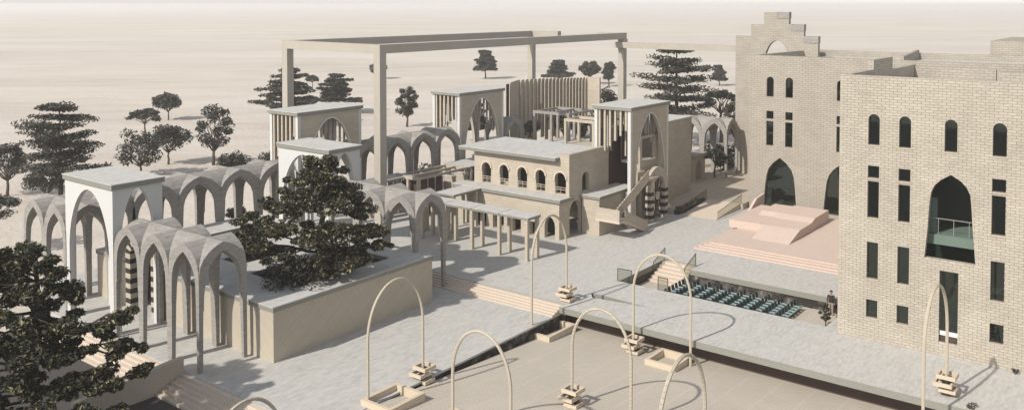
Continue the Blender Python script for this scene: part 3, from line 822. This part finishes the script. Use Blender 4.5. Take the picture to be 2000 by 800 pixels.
# stair block with outside stair
t = thing('stair_block', 'tan flat topped block carrying the outside stair below the tower', 'block', (68.2, 42.4, 0))
MB().plate([rect(68.2, 74.4, 0, 3.3)], YF(42.42), .3).build('front_wall', M['sandst'], t)
MB().plate([rect(42.723, 44.3, 0, 3.3)], XF(68.2), .3).build('end_wall', M['sandst'], t)
roof_slab(t, 68.05, 74.5, 42.28, 44.46, 3.62, .3)
MB().box(72.6, 72.9, 42.0, 42.3, 0, 3.3).build('white_post', M['white'], t)
MB().box(74.0, 75.4, 41.75, 42.24, 3.63, 5.0).build('stair_head', M['sandst'], t)
t = thing('outside_stair', 'folded outside stair with solid rail on the tan block below the tower', 'stair', (69, 41.5, 0))
def flight(x0, z0, x1, z1, y0, y1):
    th = .22
    n = max(3, int(abs(z1 - z0) / .18)); P = []
    for i in range(n):
        zz = max(z0 + (z1 - z0) * (i + 1) / n, .02); P += [(x0 + (x1 - x0) * i / n, zz), (x0 + (x1 - x0) * (i + 1) / n, zz)]
    MB().plate([[(x0, z0 - th), (x0, z0)][:1] + P + [(x1, z1 - th)]], YF(y0 + .042), y1 - y0 - .042).build('flight', M['step'], t)
    MB().plate([[(x0, z0 + .005), (x1, z1 + .005), (x1, z1 + .8), (x0, z0 + .8)]], YF(y0), .04).build('rail_panel', M['sandst'], t)
    MB().tube([(x0, y0 + .02, z0 + .84), (x1, y0 + .02, z1 + .84)], .035, 5).build('handrail', M['sandst'], t)
flight(72.7, .0, 68.5, 1.78, 39.9, 40.65)
flight(68.5, 1.8, 74.4, 4.5, 40.72, 41.42)
MB().box(67.5, 68.5, 39.9, 42.4, 1.58, 1.8).build('landing', M['step'], t)
MB().box(67.5, 67.56, 39.9, 42.4, 1.803, 2.75).build('rail_panel', M['sandst'], t)
MB().tube([(67.53, 39.9, 2.78), (67.53, 42.38, 2.78)], .04, 5).build('handrail', M['sandst'], t)
MB().plate([[(74.4, 4.28), (76.4, 4.28), (76.4, 4.5), (74.4, 4.5)]], YF(40.72), 1.5).build('landing', M['step'], t)

# side block right of the tower, terrace, ramp
t = thing('tan_block', 'tall plain tan block joined to the right of the tower', 'building', (80, 43.5, 0))
MB().box(79.9, 88.9, 43.45, 48.0, -.1, 8.7).build('walls', M['sandst'], t)
MB().box(79.95, 88.95, 43.4, 48.05, 8.703, 8.8).build('roof', M['roofc'], t)
mb = MB(); mb.plate([[(86.2, 36.3), (110, 36.3), (110, 62), (80.1, 62), (80.1, 40.9), (86.2, 40.9)]], ZF(.004), .55)
o = struct('raised_path', mb, M['sandst'])
mb = MB()
for k in range(26):
    x0 = 80.2 + k * .24
    mb.blob((x0, 40.7 + .15 * math.sin(k * 2.3), .28 + .1 * math.sin(k)), (.32, .3, .34), k, .6, 7, 5)
struct('rock_edge', mb, M['rock'])
mb = MB(); mb.plate([[(80.2, .002), (86.19, .002), (86.19, .545)]], YF(36.6), 3.6)
tag(mb.build('ramp', M['step']), 'pale ramp between the tan block and the pink stage', 'ramp')
for lab, y in (('glass rail on the far side of the ramp', 40.3), ('glass rail on the near side of the ramp', 36.4)):
    r = thing('ramp_railing', lab, 'railing', (80.3, y, 0))
    MB().hexa([(80.3, y, .02), (86.2, y, .56), (86.2, y + .04, .56), (80.3, y + .04, .02)], [(80.3, y, .75), (86.2, y, 1.5), (86.2, y + .04, 1.5), (80.3, y + .04, .75)]).build('pane', M['clear'], r)
    MB().tube([(80.3, y + .02, .77), (86.2, y + .02, 1.52)], .03, 5).build('handrail', M['bark'], r)

# pink stage
t = thing('pink_stage', 'wide pink stepped stage in front of the tan building', 'stage', (69.7, 33.8, 0))
for k in range(4): MB().box(69.7 + .42 * k, 86.0, 16.5, 33.8 - .3 * k, .11 * k + .002, .11 * (k + 1)).build('stage_tier', M['pink'], t)
low_ = [(77.0, .43), (84.6, .43), (84.6, 1.12), (77.0, 1.12)]
MB().plate([low_], YF(32.3), 1.45).build('upper_block', M['pink'], t)
prof = [(77.0, .43), (84.6, .43), (84.6, 1.42), (81.2, 1.42), (80.4, 1.14), (77.0, 1.14)]
MB().plate([prof], YF(30.45), 1.845).build('upper_block', M['pink'], t)
prof2 = [(74.2, .43), (84.7, .43), (84.7, 1.5), (83.6, 1.5), (80.9, 1.46), (79.9, 1.18), (77.0, 1.16), (76.4, 1.02)]
MB().plate([prof2], YF(27.1), 3.34).build('upper_block', M['pink'], t)
MB().plate([[(82.0, .45), (86.4, .45), (86.4, 1.9), (84.4, 1.7)]], YF(34.1), .25).build('wing_wall', M['pink'], t)

# ------------------------------------------------------------------ fins screen
t = thing('fin_screen', 'tall screen of upright stone fins behind the roof pergola', 'screen', (92, 67, 0))
pts = [(88.5, 68.4), (91.5, 69.6), (95.0, 68.75), (97.75, 66.5), (100.5, 64.3)]
seg = []
for i in range(len(pts) - 1):
    n = (4, 5, 7, 8)[i]
    for k in range(n):
        f = k / n
        seg.append((pts[i][0] * (1 - f) + pts[i + 1][0] * f, pts[i][1] * (1 - f) + pts[i + 1][1] * f))
for i, (x, y) in enumerate(seg):
    zb = (4.4, 3.4, 2.6)[i % 3] if i > 8 else 2.2
    zt = 11.2
    MB().plate([[(x, zb), (x + .8, zb), (x + .8, zt - .05), (x + .5, zt + .05), (x + .12, zt - .1), (x, zt - .5)]], YF(y), .10).build('fin', M['sandst'], t)
MB().box(100.6, 100.9, 62.6, 65.2, 4.3, 11.3).build('end_panel', M['sandst'], t)
MB().hexa([(89.8, 69.9, 3.4), (96.4, 69.9, 3.4), (96.4, 70.0, 3.4), (89.8, 70.0, 3.4)], [(89.8, 69.9, 10.8), (96.4, 69.9, 10.8), (96.4, 70.0, 10.8), (89.8, 70.0, 10.8)]).build('shade_panel', M['brown'], t)  # dark sheets behind the fins, colour standing in for shade in the gaps
MB().hexa([(96.6, 69.6, 4.3), (102.1, 65.3, 4.3), (102.2, 65.4, 4.3), (96.7, 69.7, 4.3)], [(96.6, 69.6, 10.9), (102.1, 65.3, 10.9), (102.2, 65.4, 10.9), (96.7, 69.7, 10.9)]).build('shade_panel', M['brown'], t)

# ------------------------------------------------------------------ arch lamps
def arch_lamp(label, A, B, za, zb, ztop, box_at='B', frame_at='A', frame_rect=None, box_base=None, ribbed=False):
    """thin bent pole from A to B; one foot in stacked trays, the other in a wide flat frame"""
    t = thing('arch_lamp', label, 'lamp', (A[0], A[1], za), 'tall bent arch lamps round the court')
    A = Vector((A[0], A[1], 0)); B = Vector((B[0], B[1], 0)); c = (A + B) / 2; d = (B - A) / 2
    r = d.length
    zs = ztop - r * 1.35
    path = [(A.x, A.y, za + .02), (A.x, A.y, zs)]
    for k in range(1, 24):
        an = math.pi * k / 24
        p = c - d * math.cos(an)
        path.append((p.x, p.y, zs + (ztop - zs) * math.sin(an)))
    path += [(B.x, B.y, zs), (B.x, B.y, zb + .02)]
    MB().tube(path, .082, 6).build('arch_pole', M['lamp_ribbed' if ribbed else 'lamp'], t)
    P = B if box_at == 'B' else A
    z = (zb if box_at == 'B' else za) if box_base is None else box_base
    for k, (ox, oy, w) in enumerate(((.06, -.10, .42), (-.13, .09, .46), (.09, -.03, .48))):
        z0 = z + .36 * k
        MB().plate([rect(P.x + ox - w, P.x + ox + w, P.y + oy - w, P.y + oy + w), rect(P.x + ox - w + .11, P.x + ox + w - .11, P.y + oy - w + .11, P.y + oy + w - .11)], ZF(z0 + .02), .2).build('tray', M['lampbox'], t)
        MB().box(P.x - .22, P.x + .22, P.y - .22, P.y + .22, z0 - .14, z0 + .1).build('tray_core', M['dark'], t)
    if frame_rect:
        x0, x1, y0, y1, zz = frame_rect
        MB().plate([rect(x0, x1, y0, y1), rect(x0 + .22, x1 - .22, y0 + .22, y1 - .22)], ZF(zz - .25), .62).build('ground_frame', M['lampbox'], t)
    return t
arch_lamp('arch lamp in front of the planter wall, left foot in a flat frame', (32.6, 34.85), (36.9, 34.85), -.52, -.70, 5.76, 'B', 'A', (32.3, 35.0, 32.9, 35.1, -.55), -.72)
arch_lamp('arch lamp standing over the inner corner where steps, plaza and court meet', (47.5, 34.85), (51.75, 34.9), -1.3, .02, 6.5, 'B', 'A', (47.5, 50.7, 33.4, 35.2, -1.38), .05)
arch_lamp('arch lamp in the middle of the court, its top just below the plaza lip', (40, 26.6), (40, 22.9), -.93, -.93, 4.76, 'A', 'B', None, None, True)
arch_lamp('arch lamp low in the picture, left of the middle, standing on the court', (33.2, 29.3), (33.2, 25.6), -.56, -.56, 4.95, 'A', 'B', None)
arch_lamp('arch lamp against the plaza edge, in front of the seating pit', (49.6, 28.25), (50.0, 24.4), -1.46, -1.48, 5.2, 'A', 'B', (48.3, 50.6, 24.6, 26.7, -1.42), -1.4)
arch_lamp('arch lamp cut by the bottom edge, right of the middle', (30.4, 16.2), (34.6, 16.2), -.4, -.62, 6.7, 'B', 'A', None, None, True)
arch_lamp('arch lamp in front of the big brick building at the right', (47.4, 10.36), (51.65, 10.15), -1.33, .02, 6.43, 'B', 'A', None, .2)
arch_lamp('arch lamp of which only the top shows above the bottom edge, by the left steps', (21.4, 33), (25.6, 33), -1.3, -1.3, 3.47, 'B', 'A', None)

# ------------------------------------------------------------------ trees
def leaves(mb, rnd, c, r, n, size, rng, flat=.35):
    for _ in range(n):
        while True:
            p = Vector((rng.uniform(-1, 1), rng.uniform(-1, 1), rng.uniform(-1, 1)))
            if p.length <= 1: break
        if p.length < .55 and rng.random() < .5: p = p.normalized() * rng.uniform(.6, 1)
        q = Vector((c[0] + p.x * r[0], c[1] + p.y * r[1], c[2] + p.z * r[2]))
        up = Vector((rng.gauss(0, .75), rng.gauss(0, .75), 1)).normalized()
        a = up.cross(Vector((rng.uniform(-1, 1), rng.uniform(-1, 1), rng.uniform(-.3, .3)))).normalized()
        b = up.cross(a)
        s = size * rng.uniform(.6, 1.3)
        k = len(mb.v)
        dr = up * s * .18
        mb.v += [tuple(q - a * s), tuple(q - b * s * .45 + dr), tuple(q + a * s), tuple(q + b * s * .45 + dr)]
        mb.f.append((k, k + 1, k + 2)); mb.f.append((k, k + 2, k + 3))
        v = rng.random()
        rnd += [v, v]

def limb(mb, p0, p1, r0, r1, rng, n=4, wob=.08):
    p0 = Vector(p0); p1 = Vector(p1); L = (p1 - p0).length
    pts = []; rs = []
    for i in range(n + 1):
        f = i / n
        p = p0.lerp(p1, f)
        if 0 < i < n: p += Vector((rng.uniform(-1, 1), rng.uniform(-1, 1), rng.uniform(-.5, .8))) * L * wob
        pts.append(p); rs.append(r0 + (r1 - r0) * f)
    mb.tube(pts, rs, 6)
    return pts

def tree(name, label, style, x, y, z, h, w, seed, mat='leaf_far', leaf=.3, dens=1.0, cat='tree', group=None, lean=(0, 0)):
    rng = random.Random(seed)
    t = thing(name, label, cat, (x, y, z), group)
    tr = MB(); lv = MB(); rnd = []
    R_ = w / 2
    if style == 'tier':
        top = (x + lean[0], y + lean[1], z + h * .97)
        tp = limb(tr, (x, y, z - .2), top, h * .028, h * .006, rng, 7, .02)
        tiers = 7
        for k in range(tiers):
            f = .36 + .62 * k / (tiers - 1)
            i = f * 7; a = min(int(i), 6); c0 = tp[a].lerp(tp[a + 1], i - a)
            prof = (1.0, .97, .84, .78, .62, .46, .26)[k] * R_
            nb = max(4, int(8 - k * .5)); c0 = c0 + Vector((rng.uniform(-1, 1), rng.uniform(-1, 1), 0)) * R_ * .10; prof *= rng.uniform(.72, 1.15)
            ph = rng.uniform(0, 6.28)
            for b in range(nb):
                an = ph + 6.283 * b / nb + rng.uniform(-.3, .3)
                ln = prof * rng.uniform(.55, 1.12)
                e = c0 + Vector((math.cos(an) * ln, math.sin(an) * ln, h * rng.uniform(-.03, .06)))
                limb(tr, c0, e, h * .010 * (1.2 - f * .6), h * .002, rng, 4, .05)
                for q in (.3, .55, .8, 1.0):
                    c = c0.lerp(e, q) + Vector((rng.uniform(-.1, .1) * R_, rng.uniform(-.1, .1) * R_, h * .012))
                    rr = R_ * rng.uniform(.17, .26)
                    leaves(lv, rnd, c, (rr, rr, h * .03), int(52 * dens), leaf, rng)
    elif style == 'round' or style == 'oval' or style == 'umbrella':
        ch0 = {'round': .34, 'oval': .26, 'umbrella': .6}[style]
        fork = Vector((x + lean[0] * .4, y + lean[1] * .4, z + h * ch0 * (.85 if style != 'umbrella' else .9)))
        limb(tr, (x, y, z - .2), fork, h * .035, h * .022, rng, 4, .04)
        nb = 16 if style != 'umbrella' else 12
        for b in range(nb):
            an = 6.283 * b * .382 + rng.uniform(-.3, .3)
            u = (b + .5) / nb
            if style == 'umbrella':
                rr = R_ * math.sqrt(u) * .85; zz = h * (.92 - .22 * u * u)
            elif style == 'oval':
                rr = R_ * math.sin(math.pi * (.12 + .8 * u)) ** .8 * rng.uniform(.5, .8); zz = h * (ch0 + .06 + (.88 - ch0) * u)
            else:
                rr = R_ * math.sin(math.pi * (.2 + .72 * u)) * rng.uniform(.55, .82); zz = h * (ch0 + .16 + (.76 - ch0) * u)
            e = Vector((x + lean[0] + math.cos(an) * rr, y + lean[1] + math.sin(an) * rr, z + zz))
            limb(tr, fork, e, h * .014, h * .004, rng, 4, .07)
            cr = R_ * rng.uniform(.24, .36)
            for q in range(2):
                c = e + Vector((rng.uniform(-1, 1), rng.uniform(-1, 1), rng.uniform(-.4, .6))) * cr * .6
                leaves(lv, rnd, c, (cr, cr, cr * (.75 if style != 'umbrella' else .4)), int(70 * dens), leaf, rng)
    elif style == 'bush':
        nb = max(5, int(9 * w / 3))
        for b in range(nb):
            an = rng.uniform(0, 6.28); rr = R_ * math.sqrt(rng.random()) * .8
            e = Vector((x + math.cos(an) * rr, y + math.sin(an) * rr, z + h * rng.uniform(.35, .75)))
            limb(tr, (x + rng.uniform(-.2, .2), y + rng.uniform(-.2, .2), z - .05), e, .05, .015, rng, 3, .08)
            cr = min(R_ * .45, h * .4)
            leaves(lv, rnd, e, (cr, cr, h * .3), int(80 * dens), leaf, rng)
    tr.build('trunk' if style != 'bush' else 'stem', M['bark'], t, smooth=True)
    o = lv.build('crown' if style != 'bush' else 'foliage', M[mat], t)
    at = o.data.attributes.new('rnd', 'FLOAT', 'FACE')
    at.data.foreach_set('value', rnd)
    return t

# foreground and planter trees, hand-shaped pads
def pad_tree(label, base, fork, pads, seed, leaf, n, mat='leaf', r0=.3):
    rng = random.Random(seed)
    t = thing('broadleaf_tree', label, 'tree', base)
    tr = MB(); lv = MB(); rnd = []
    tp = limb(tr, (base[0], base[1], base[2] - .3), fork, r0, r0 * .55, rng, 6, .03)
    for (dx, dy, z, r) in pads:
        c = Vector((base[0] + dx, base[1] + dy, z))
        s = min(tp, key=lambda p: abs(p.z - (z - .25 * math.hypot(dx, dy))))
        pts = limb(tr, s, c, r0 * .32, .035, rng, 5, .06)
        k = max(6, int(r * 6))
        for q in range(k):
            an = rng.uniform(0, 6.283); rr = r * math.sqrt(rng.random())
            cc = c + Vector((math.cos(an) * rr, math.sin(an) * rr, rng.uniform(-.4, .32) * r - .1 * rr))
            limb(tr, pts[-2], cc, .04, .012, rng, 3, .08)
            cr = r * rng.uniform(.32, .52)
            leaves(lv, rnd, cc, (cr, cr, cr * .5), int(n * rng.uniform(.7, 1.2)), leaf, rng)
    tr.build('trunk', M['bark'], t, smooth=True)
    o = lv.build('crown', M[mat], t)
    at = o.data.attributes.new('rnd', 'FLOAT', 'FACE'); at.data.foreach_set('value', rnd)
    return t
rng = random.Random(3)
# view-right on the ground is (.61,-.79); pads given as offsets along that direction and depth
def pads_from(lst, k=None):
    out = []
    for s, dpt, z, r in lst:
        if k and s > 0: s *= k
        out.append((s * .61 + dpt * .79, -s * .79 + dpt * .61, z, r))
    return out
pad_tree('big dark leafy tree growing out of the planter block, centre left', (39.9, 47.2, 1.5), (40.0, 47.5, 9.3), pads_from([
    (0.1, .2, 10.2, 1.2), (-.8, .4, 9.6, 1.2), (1.2, -.2, 9.4, 1.3), (-.2, -1, 9.2, 1.3), (-1.9, .3, 8.6, 1.3), (2.1, .5, 8.5, 1.2),
    (-2.9, 0, 7.4, 1.2), (-1.2, -1.4, 7.7, 1.5), (.9, -1.3, 7.7, 1.5), (2.8, -.2, 7.6, 1.4), (0.3, 1.6, 8.0, 1.5), (-2.2, 1.6, 7.2, 1.4), (3.9, .4, 6.9, 1.2),
    (-4.6, -.3, 6.3, 1.2), (-3.4, -1.2, 6.1, 1.3), (-1.9, -2.2, 6.0, 1.5), (.2, -2.2, 6.0, 1.5), (2.2, -1.8, 6.0, 1.5), (4.0, -.6, 5.7, 1.3), (5.4, .2, 5.6, 1.0), (-5.2, .8, 5.6, 1.1),
    (-3.9, -.8, 4.9, 1.1), (-2.4, -2.0, 4.7, 1.2), (1.2, -2.4, 4.6, 1.2), (3.0, -1.4, 4.5, 1.3), (4.4, -.6, 4.4, 1.1), (-5.0, -.4, 5.0, .9), (5.6, -.2, 4.7, .7), (3.4, -2.2, 3.9, .8), (1.4, -3.0, 3.6, .8)], .74), 11, .16, 165, r0=.26)
pad_tree('big dark leafy tree in the left foreground, cut by the picture edge', (20.4, 46.0, -1.3), (20.6, 46.2, 7.0), pads_from([
    (-1.2, 0, 8.3, 1.2), (.2, 0, 7.9, 1.3), (1.0, .2, 7.2, 1.1), (-.6, -1, 7.2, 1.4), (-2.2, 0, 7.8, 1.4), (1.7, .1, 6.4, .8),
    (-1.4, -1.4, 5.9, 1.4), (.5, -1.1, 5.6, 1.3), (2.2, -.5, 5.2, 1.2), (3.6, -.2, 5.1, 1.0), (4.4, 0, 5.4, .8),
    (-2.6, -1.0, 5.0, 1.4), (-.9, -2.1, 4.5, 1.5), (1.0, -1.9, 4.3, 1.4), (2.7, -1.3, 4.0, 1.2), (4.0, -.8, 4.2, 1.0), (5.0, -.4, 3.9, .7),
    (-1.9, -2.4, 3.2, 1.5), (.2, -2.7, 2.9, 1.5), (2.0, -2.2, 2.6, 1.3), (3.5, -1.5, 2.8, 1.1), (4.8, -1.1, 2.6, .9), (5.6, -.8, 2.9, .6), (-.8, -3.2, 1.8, 1.4), (1.4, -3.0, 1.5, 1.3), (3.2, -2.3, 1.5, 1.1), (4.4, -1.8, 1.2, .8), (-2.4, .5, 6.8, 1.4), (-2.8, -1.8, 4.0, 1.5), (-2.6, -2.6, 2.2, 1.5), (-1.6, -3.4, .8, 1.4), (.4, -3.6, .3, 1.4), (2.2, -3.0, .2, 1.2), (3.8, -2.3, .0, .9)]), 12, .165, 185, r0=.3)

SD = -.62
BG = [
 ('desert_tree', 'half tree at the left edge of the picture, pale crown over the sand', 'round', 44.2, 106.0, 6.0, 5.6),
 ('tiered_tree', 'largest tiered tree at the far left, wide flat layers of foliage', 'tier', 46.8, 99.1, 10.6, 11.4),
 ('desert_tree', 'rounded low tree under the big tiered tree at far left', 'round', 44.7, 97.7, 4.0, 5.0),
 ('desert_tree', 'spreading tree at the left edge, low beside the two grey vaults', 'umbrella', 33.2, 82.2, 5.0, 4.6),
 ('desert_tree', 'broad tree just behind the roof of the tall white gateway', 'oval', 59.5, 104.8, 5.6, 6.2),
 ('desert_tree', 'small umbrella shaped tree on the sand with a thin trunk', 'umbrella', 75.8, 132.1, 4.9, 5.6),
 ('desert_tree', 'fan shaped tree, farthest of the sand group on the left', 'round', 92.1, 152.2, 4.9, 5.9),
 ('desert_tree', 'round headed tree on the sand with a forked trunk', 'round', 66.4, 109.8, 5.3, 5.6),
 ('desert_tree', 'tall oval tree on the sand, right of the round headed one', 'oval', 69.9, 104.6, 8.1, 5.2),
 ('tiered_tree', 'tiered tree behind the left post of the frame', 'tier', 100.0, 127.0, 10.2, 10.4),
 ('desert_tree', 'very small far tree between two tiered trees', 'umbrella', 146.3, 176.1, 3.6, 3.2),
 ('tiered_tree', 'dense tiered tree right of the frame back post', 'tier', 118.0, 135.0, 7.6, 8.6),
 ('desert_tree', 'small far tree half behind the front frame post', 'round', 181.0, 188.4, 4.6, 5.0),
 ('desert_tree', 'slim oval tree standing inside the frame opening', 'oval', 112.8, 110.1, 7.0, 4.2),
 ('tiered_tree', 'lone far tiered tree on the sand inside the frame', 'tier', 200.1, 163.6, 8.2, 7.0),
 ('tiered_tree', 'far tree behind the fin screen, next to the back post', 'tier', 198.8, 137.0, 6.2, 7.6),
 ('desert_tree', 'far bushy tree above the right end of the fin screen', 'round', 204.1, 130.1, 6.0, 6.2),
 ('desert_tree', 'far tree partly behind the right frame post', 'oval', 200.7, 122.0, 6.6, 3.6),
 ('tiered_tree', 'great layered tree behind the tower roof', 'tier', 124.0, 63.2, 15.0, 14.5),
 ('tiered_tree', 'small far tree beside the stepped gable', 'tier', 221.2, 100.1, 5.3, 3.8),
 ('desert_tree', 'tree between the great layered tree and the gable', 'umbrella', 130.0, 58.5, 8.4, 5.6),
 ('desert_tree', 'pale tree close to the gable wall', 'oval', 124.0, 53.5, 7.5, 4.4),
 ('desert_tree', 'dark tree behind the right end of the fin screen', 'round', 128.0, 79.0, 7.6, 6.0),
 ('tiered_tree', 'small layered tree seen through the far slatted gateway', 'tier', 108.0, 90.0, 5.8, 4.6),
 ('tiered_tree', 'leafy tree seen through the posts of the roof pergola', 'tier', 98.0, 60.5, 3.6, 4.2),
]
for i, (nm, lab, st, x, y, h, w) in enumerate(BG):
    z = SD + .02 if i not in (24,) else 4.2
    d = math.hypot(x, y)
    tree(nm, lab, st, x, y, z, h, w, 100 + i, 'leaf_far', max(.16, .0019 * d), .9 if st != 'tier' else 1.2, group='trees on the desert')
bushes = [
 ('dark shrub behind the left arcade, left of the tall slatted gateway', 69.0, 98.6, -.6, 2.6, 4.6), ('second dark shrub beside the slatted gateway leg', 72.6, 95.0, -.6, 2.9, 3.8),
 ('dark shrub seen through the arcade arches on the left', 52.5, 75.0, -.6, 1.6, 2.0),
 ('dark hedge seen under the arcade right of the frame post', 70.2, 69.3, -.6, 3.0, 3.4), ('dark hedge seen through the arcade arch farthest right', 74.5, 69.8, -.6, 3.4, 3.8),
 ('small dark shrub left of the house corner', 77.5, 63.2, 0, 3.6, 2.2),
 ('dark shrub below the fin screen, left end', 90.5, 66.6, 4.2, 2.3, 3.0), ('dark shrub below the fin screen, middle', 95.5, 65.0, 4.2, 2.6, 3.6),
 ('dark shrub between the roof pergola posts', 93.5, 61.0, 4.2, 1.9, 2.2),
 ('low dark bush in the planter block below the tree', 36.7, 46.1, 1.5, 3.0, 4.2), ('second low dark bush in the planter, near its left corner', 38.2, 47.8, 1.5, 2.4, 3.0), ('small dark bush in the middle planter opening', 38.6, 53.4, 1.5, 1.9, 2.2),
 ('dark plants at the foot of the shaded vault', 102.5, 45.8, .5, 2.6, 2.6), ('dark plants on the raised path behind the vault', 106.0, 47.6, .5, 3.2, 4.2),
]
for i, (lab, x, y, z, h, w) in enumerate(bushes):
    tree('shrub', lab, 'bush', x, y, z, h, w, 300 + i, 'leaf_dark', .16 if i in (9, 10, 11) else .22, 1.3, 'shrub', 'dark shrubs')
tree('palm_bush', 'spiky dark plant hanging over the low slab by the shaded vault', 'umbrella', 97.4, 44.6, .5, 3.4, 2.8, 401, 'leaf_dark', .22, 1.0, 'plant')
tree('young_plant', 'young green plant in the corner of the seating pit by the brick building', 'oval', 60.6, 19.5, -1.05, 1.75, .8, 402, 'leaf', .07, .5, 'plant')
for i, (lab, x, y) in enumerate((('tiny weed tuft at the foot of the brick building, right edge', 57.1, 7.55), ('tiny weed tuft on the plaza lip in the bottom right corner', 50.75, 8.75))):
    tree('weed_tuft', lab, 'bush', x, y, 0, .28, .5, 410 + i, 'leaf_far', .05, .3, 'weed')
for i, (lab, x, y, r) in enumerate((('pale boulder in the pit by the rock face', 62.2, 18.95, .45), ('pale boulder in the pit beside the young plant', 60.1, 18.9, .38))):
    tag(MB().blob((x, y, -1.05 + r * .5), (r, r * .8, r * .8), i + 5, .5, 12, 8).build('boulder', M['sandst'], smooth=True), lab, 'boulder')

# low slab table by the shaded vault
t = thing('garden_slab', 'thick grey slab roof on dark stone supports beside the shaded vault', 'canopy', (94, 45.3, .55))
MB().box(93.0, 96.4, 45.0, 47.6, 3.3, 3.7).build('slab', M['board'], t)
MB().plate([rect(93.1, 96.3, .5, 3.28), pointed(93.8, 95.6, .501, 1.7, 2.8)], YF(45.3), .3).build('arched_support', M['sandst'], t)
MB().box(93.1, 93.4, 45.62, 47.4, .5, 3.28).build('support', M['sandst'], t)
MB().box(96.0, 96.3, 45.62, 47.4, .5, 3.28).build('support', M['sandst'], t)

# person at the back wall of the pit
def person(x, y, z, h):
    t = thing('person', 'person in dark top and tan trousers standing in the pit near the rock wall', 'person', (x, y, z))
    k = h / 1.75
    V = [(0, 0, .95, .16), (0, 0, 1.2, .16), (0, 0, 1.42, .15), (0, 0, 1.5, .065), (0, 0.0, 1.56, .075), (0, .01, 1.66, .10), (0, .01, 1.74, .075),
         (.10, 0, .88, .10), (.11, .02, .48, .07), (.11, -.02, .08, .05), (.11, .12, .03, .045), (-.10, 0, .88, .10), (-.11, .02, .48, .07), (-.11, -.04, .08, .05), (-.11, .10, .03, .045),
         (.21, 0, 1.40, .06), (.26, .0, 1.12, .045), (.25, .08, .88, .035), (.25, .10, .80, .035), (-.21, 0, 1.40, .06), (-.26, 0, 1.12, .045), (-.25, .08, .88, .035), (-.25, .10, .80, .035)]
    E = [(0, 1), (1, 2), (2, 3), (3, 4), (4, 5), (5, 6), (0, 7), (7, 8), (8, 9), (9, 10), (0, 11), (11, 12), (12, 13), (13, 14), (2, 15), (15, 16), (16, 17), (17, 18), (2, 19), (19, 20), (20, 21), (21, 22)]
    me = bpy.data.meshes.new('body')
    me.from_pydata([(-a[1] * k, a[0] * k, a[2] * k) for a in V], E, [])
    o = bpy.data.objects.new('body', me); COL.objects.link(o); o.parent = t
    md = o.modifiers.new('skin', 'SKIN'); 
    for i, a in enumerate(V):
        me.skin_vertices[0].data[i].radius = (a[3] * k, a[3] * k)
    me.skin_vertices[0].data[0].use_root = True
    o.modifiers.new('sub', 'SUBSURF').levels = 1
    # clothing colours by height on the body
    m, tt, b = base_mat('person_clothes', .8, .2)
    tc = nn(tt, 'ShaderNodeTexCoord'); sp = nn(tt, 'ShaderNodeSeparateXYZ'); tt.links.new(tc.outputs['Object'], sp.inputs[0])
    c = mixc(tt, math_n(tt, 'GREATER_THAN', sp.outputs[2], .93 * k), (.30, .25, .19), (.035, .026, .024))
    c = mixc(tt, math_n(tt, 'GREATER_THAN', sp.outputs[2], 1.47 * k), c, (.33, .21, .15))
    tt.links.new(c, b.inputs['Base Color'])
    me.materials.append(m)
    hr = MB().blob((x + .02 * k, y, z + 1.71 * k), (.11 * k, .10 * k, .10 * k), 2, .1, 10, 8).build('hair', M['black'], t, smooth=True)
person(63.25, 20.0, -1.05, 1.75)

# ------------------------------------------------------------------ air
mb = MB().box(-6100, 6100, -6100, 6100, -4.0, 24.5)
m = bpy.data.materials.new('haze_air'); m.use_nodes = True
tt = m.node_tree; tt.nodes.clear()
out = nn(tt, 'ShaderNodeOutputMaterial'); pv = nn(tt, 'ShaderNodeVolumePrincipled')
pv.inputs['Color'].default_value = (.98, .96, .93, 1); pv.inputs['Density'].default_value = .00047; pv.inputs['Anisotropy'].default_value = .3
tt.links.new(pv.outputs[0], out.inputs['Volume'])
hz = mb.build('haze', m); hz['kind'] = 'stuff'

# ------------------------------------------------------------------ light, sky, camera
AZ, EL = R(-12), R(39)                                       # direction the light travels over the ground; sun height
to_sun = Vector((-math.cos(AZ) * math.cos(EL), -math.sin(AZ) * math.cos(EL), math.sin(EL)))
su = bpy.data.lights.new('sun', 'SUN'); su.energy = 3.7; su.angle = R(1.0); su.color = (1, .95, .875)
so = bpy.data.objects.new('sun', su); COL.objects.link(so)
so.rotation_euler = (-to_sun).to_track_quat('-Z', 'Y').to_euler(); so.location = (0, 0, 60)
w = bpy.data.worlds.new('World'); scn.world = w; w.use_nodes = True
wt = w.node_tree
sk = nn(wt, 'ShaderNodeTexSky'); sk.sky_type = 'NISHITA'; sk.sun_disc = False
sk.sun_elevation = EL; sk.sun_rotation = math.atan2(to_sun.x, to_sun.y); sk.dust_density = .5; sk.air_density = 1.0; sk.ozone_density = 2.0
bg = wt.nodes['Background']; bg.inputs['Strength'].default_value = .125
hs = nn(wt, 'ShaderNodeHueSaturation'); hs.inputs['Saturation'].default_value = .32
wt.links.new(sk.outputs[0], hs.inputs['Color']); wt.links.new(hs.outputs[0], bg.inputs['Color'])

cam = bpy.data.cameras.new('camera'); co = bpy.data.objects.new('camera', cam); COL.objects.link(co)
co.location = (0, 0, 21)
co.rotation_euler = (R(90 - 1.9), 0, R(37.55 - 90))
cam.sensor_width = 36; cam.lens = 36 * 1730 / 2000; cam.shift_x = 0; cam.shift_y = -333 / 2000
cam.clip_start = .5; cam.clip_end = 20000
scn.camera = co
scn.view_settings.view_transform = 'Standard'; scn.view_settings.look = 'None'; scn.view_settings.gamma = 1; scn.view_settings.exposure = .38
scn.cycles.volume_bounces = 1
scn.view_settings.use_curve_mapping = False
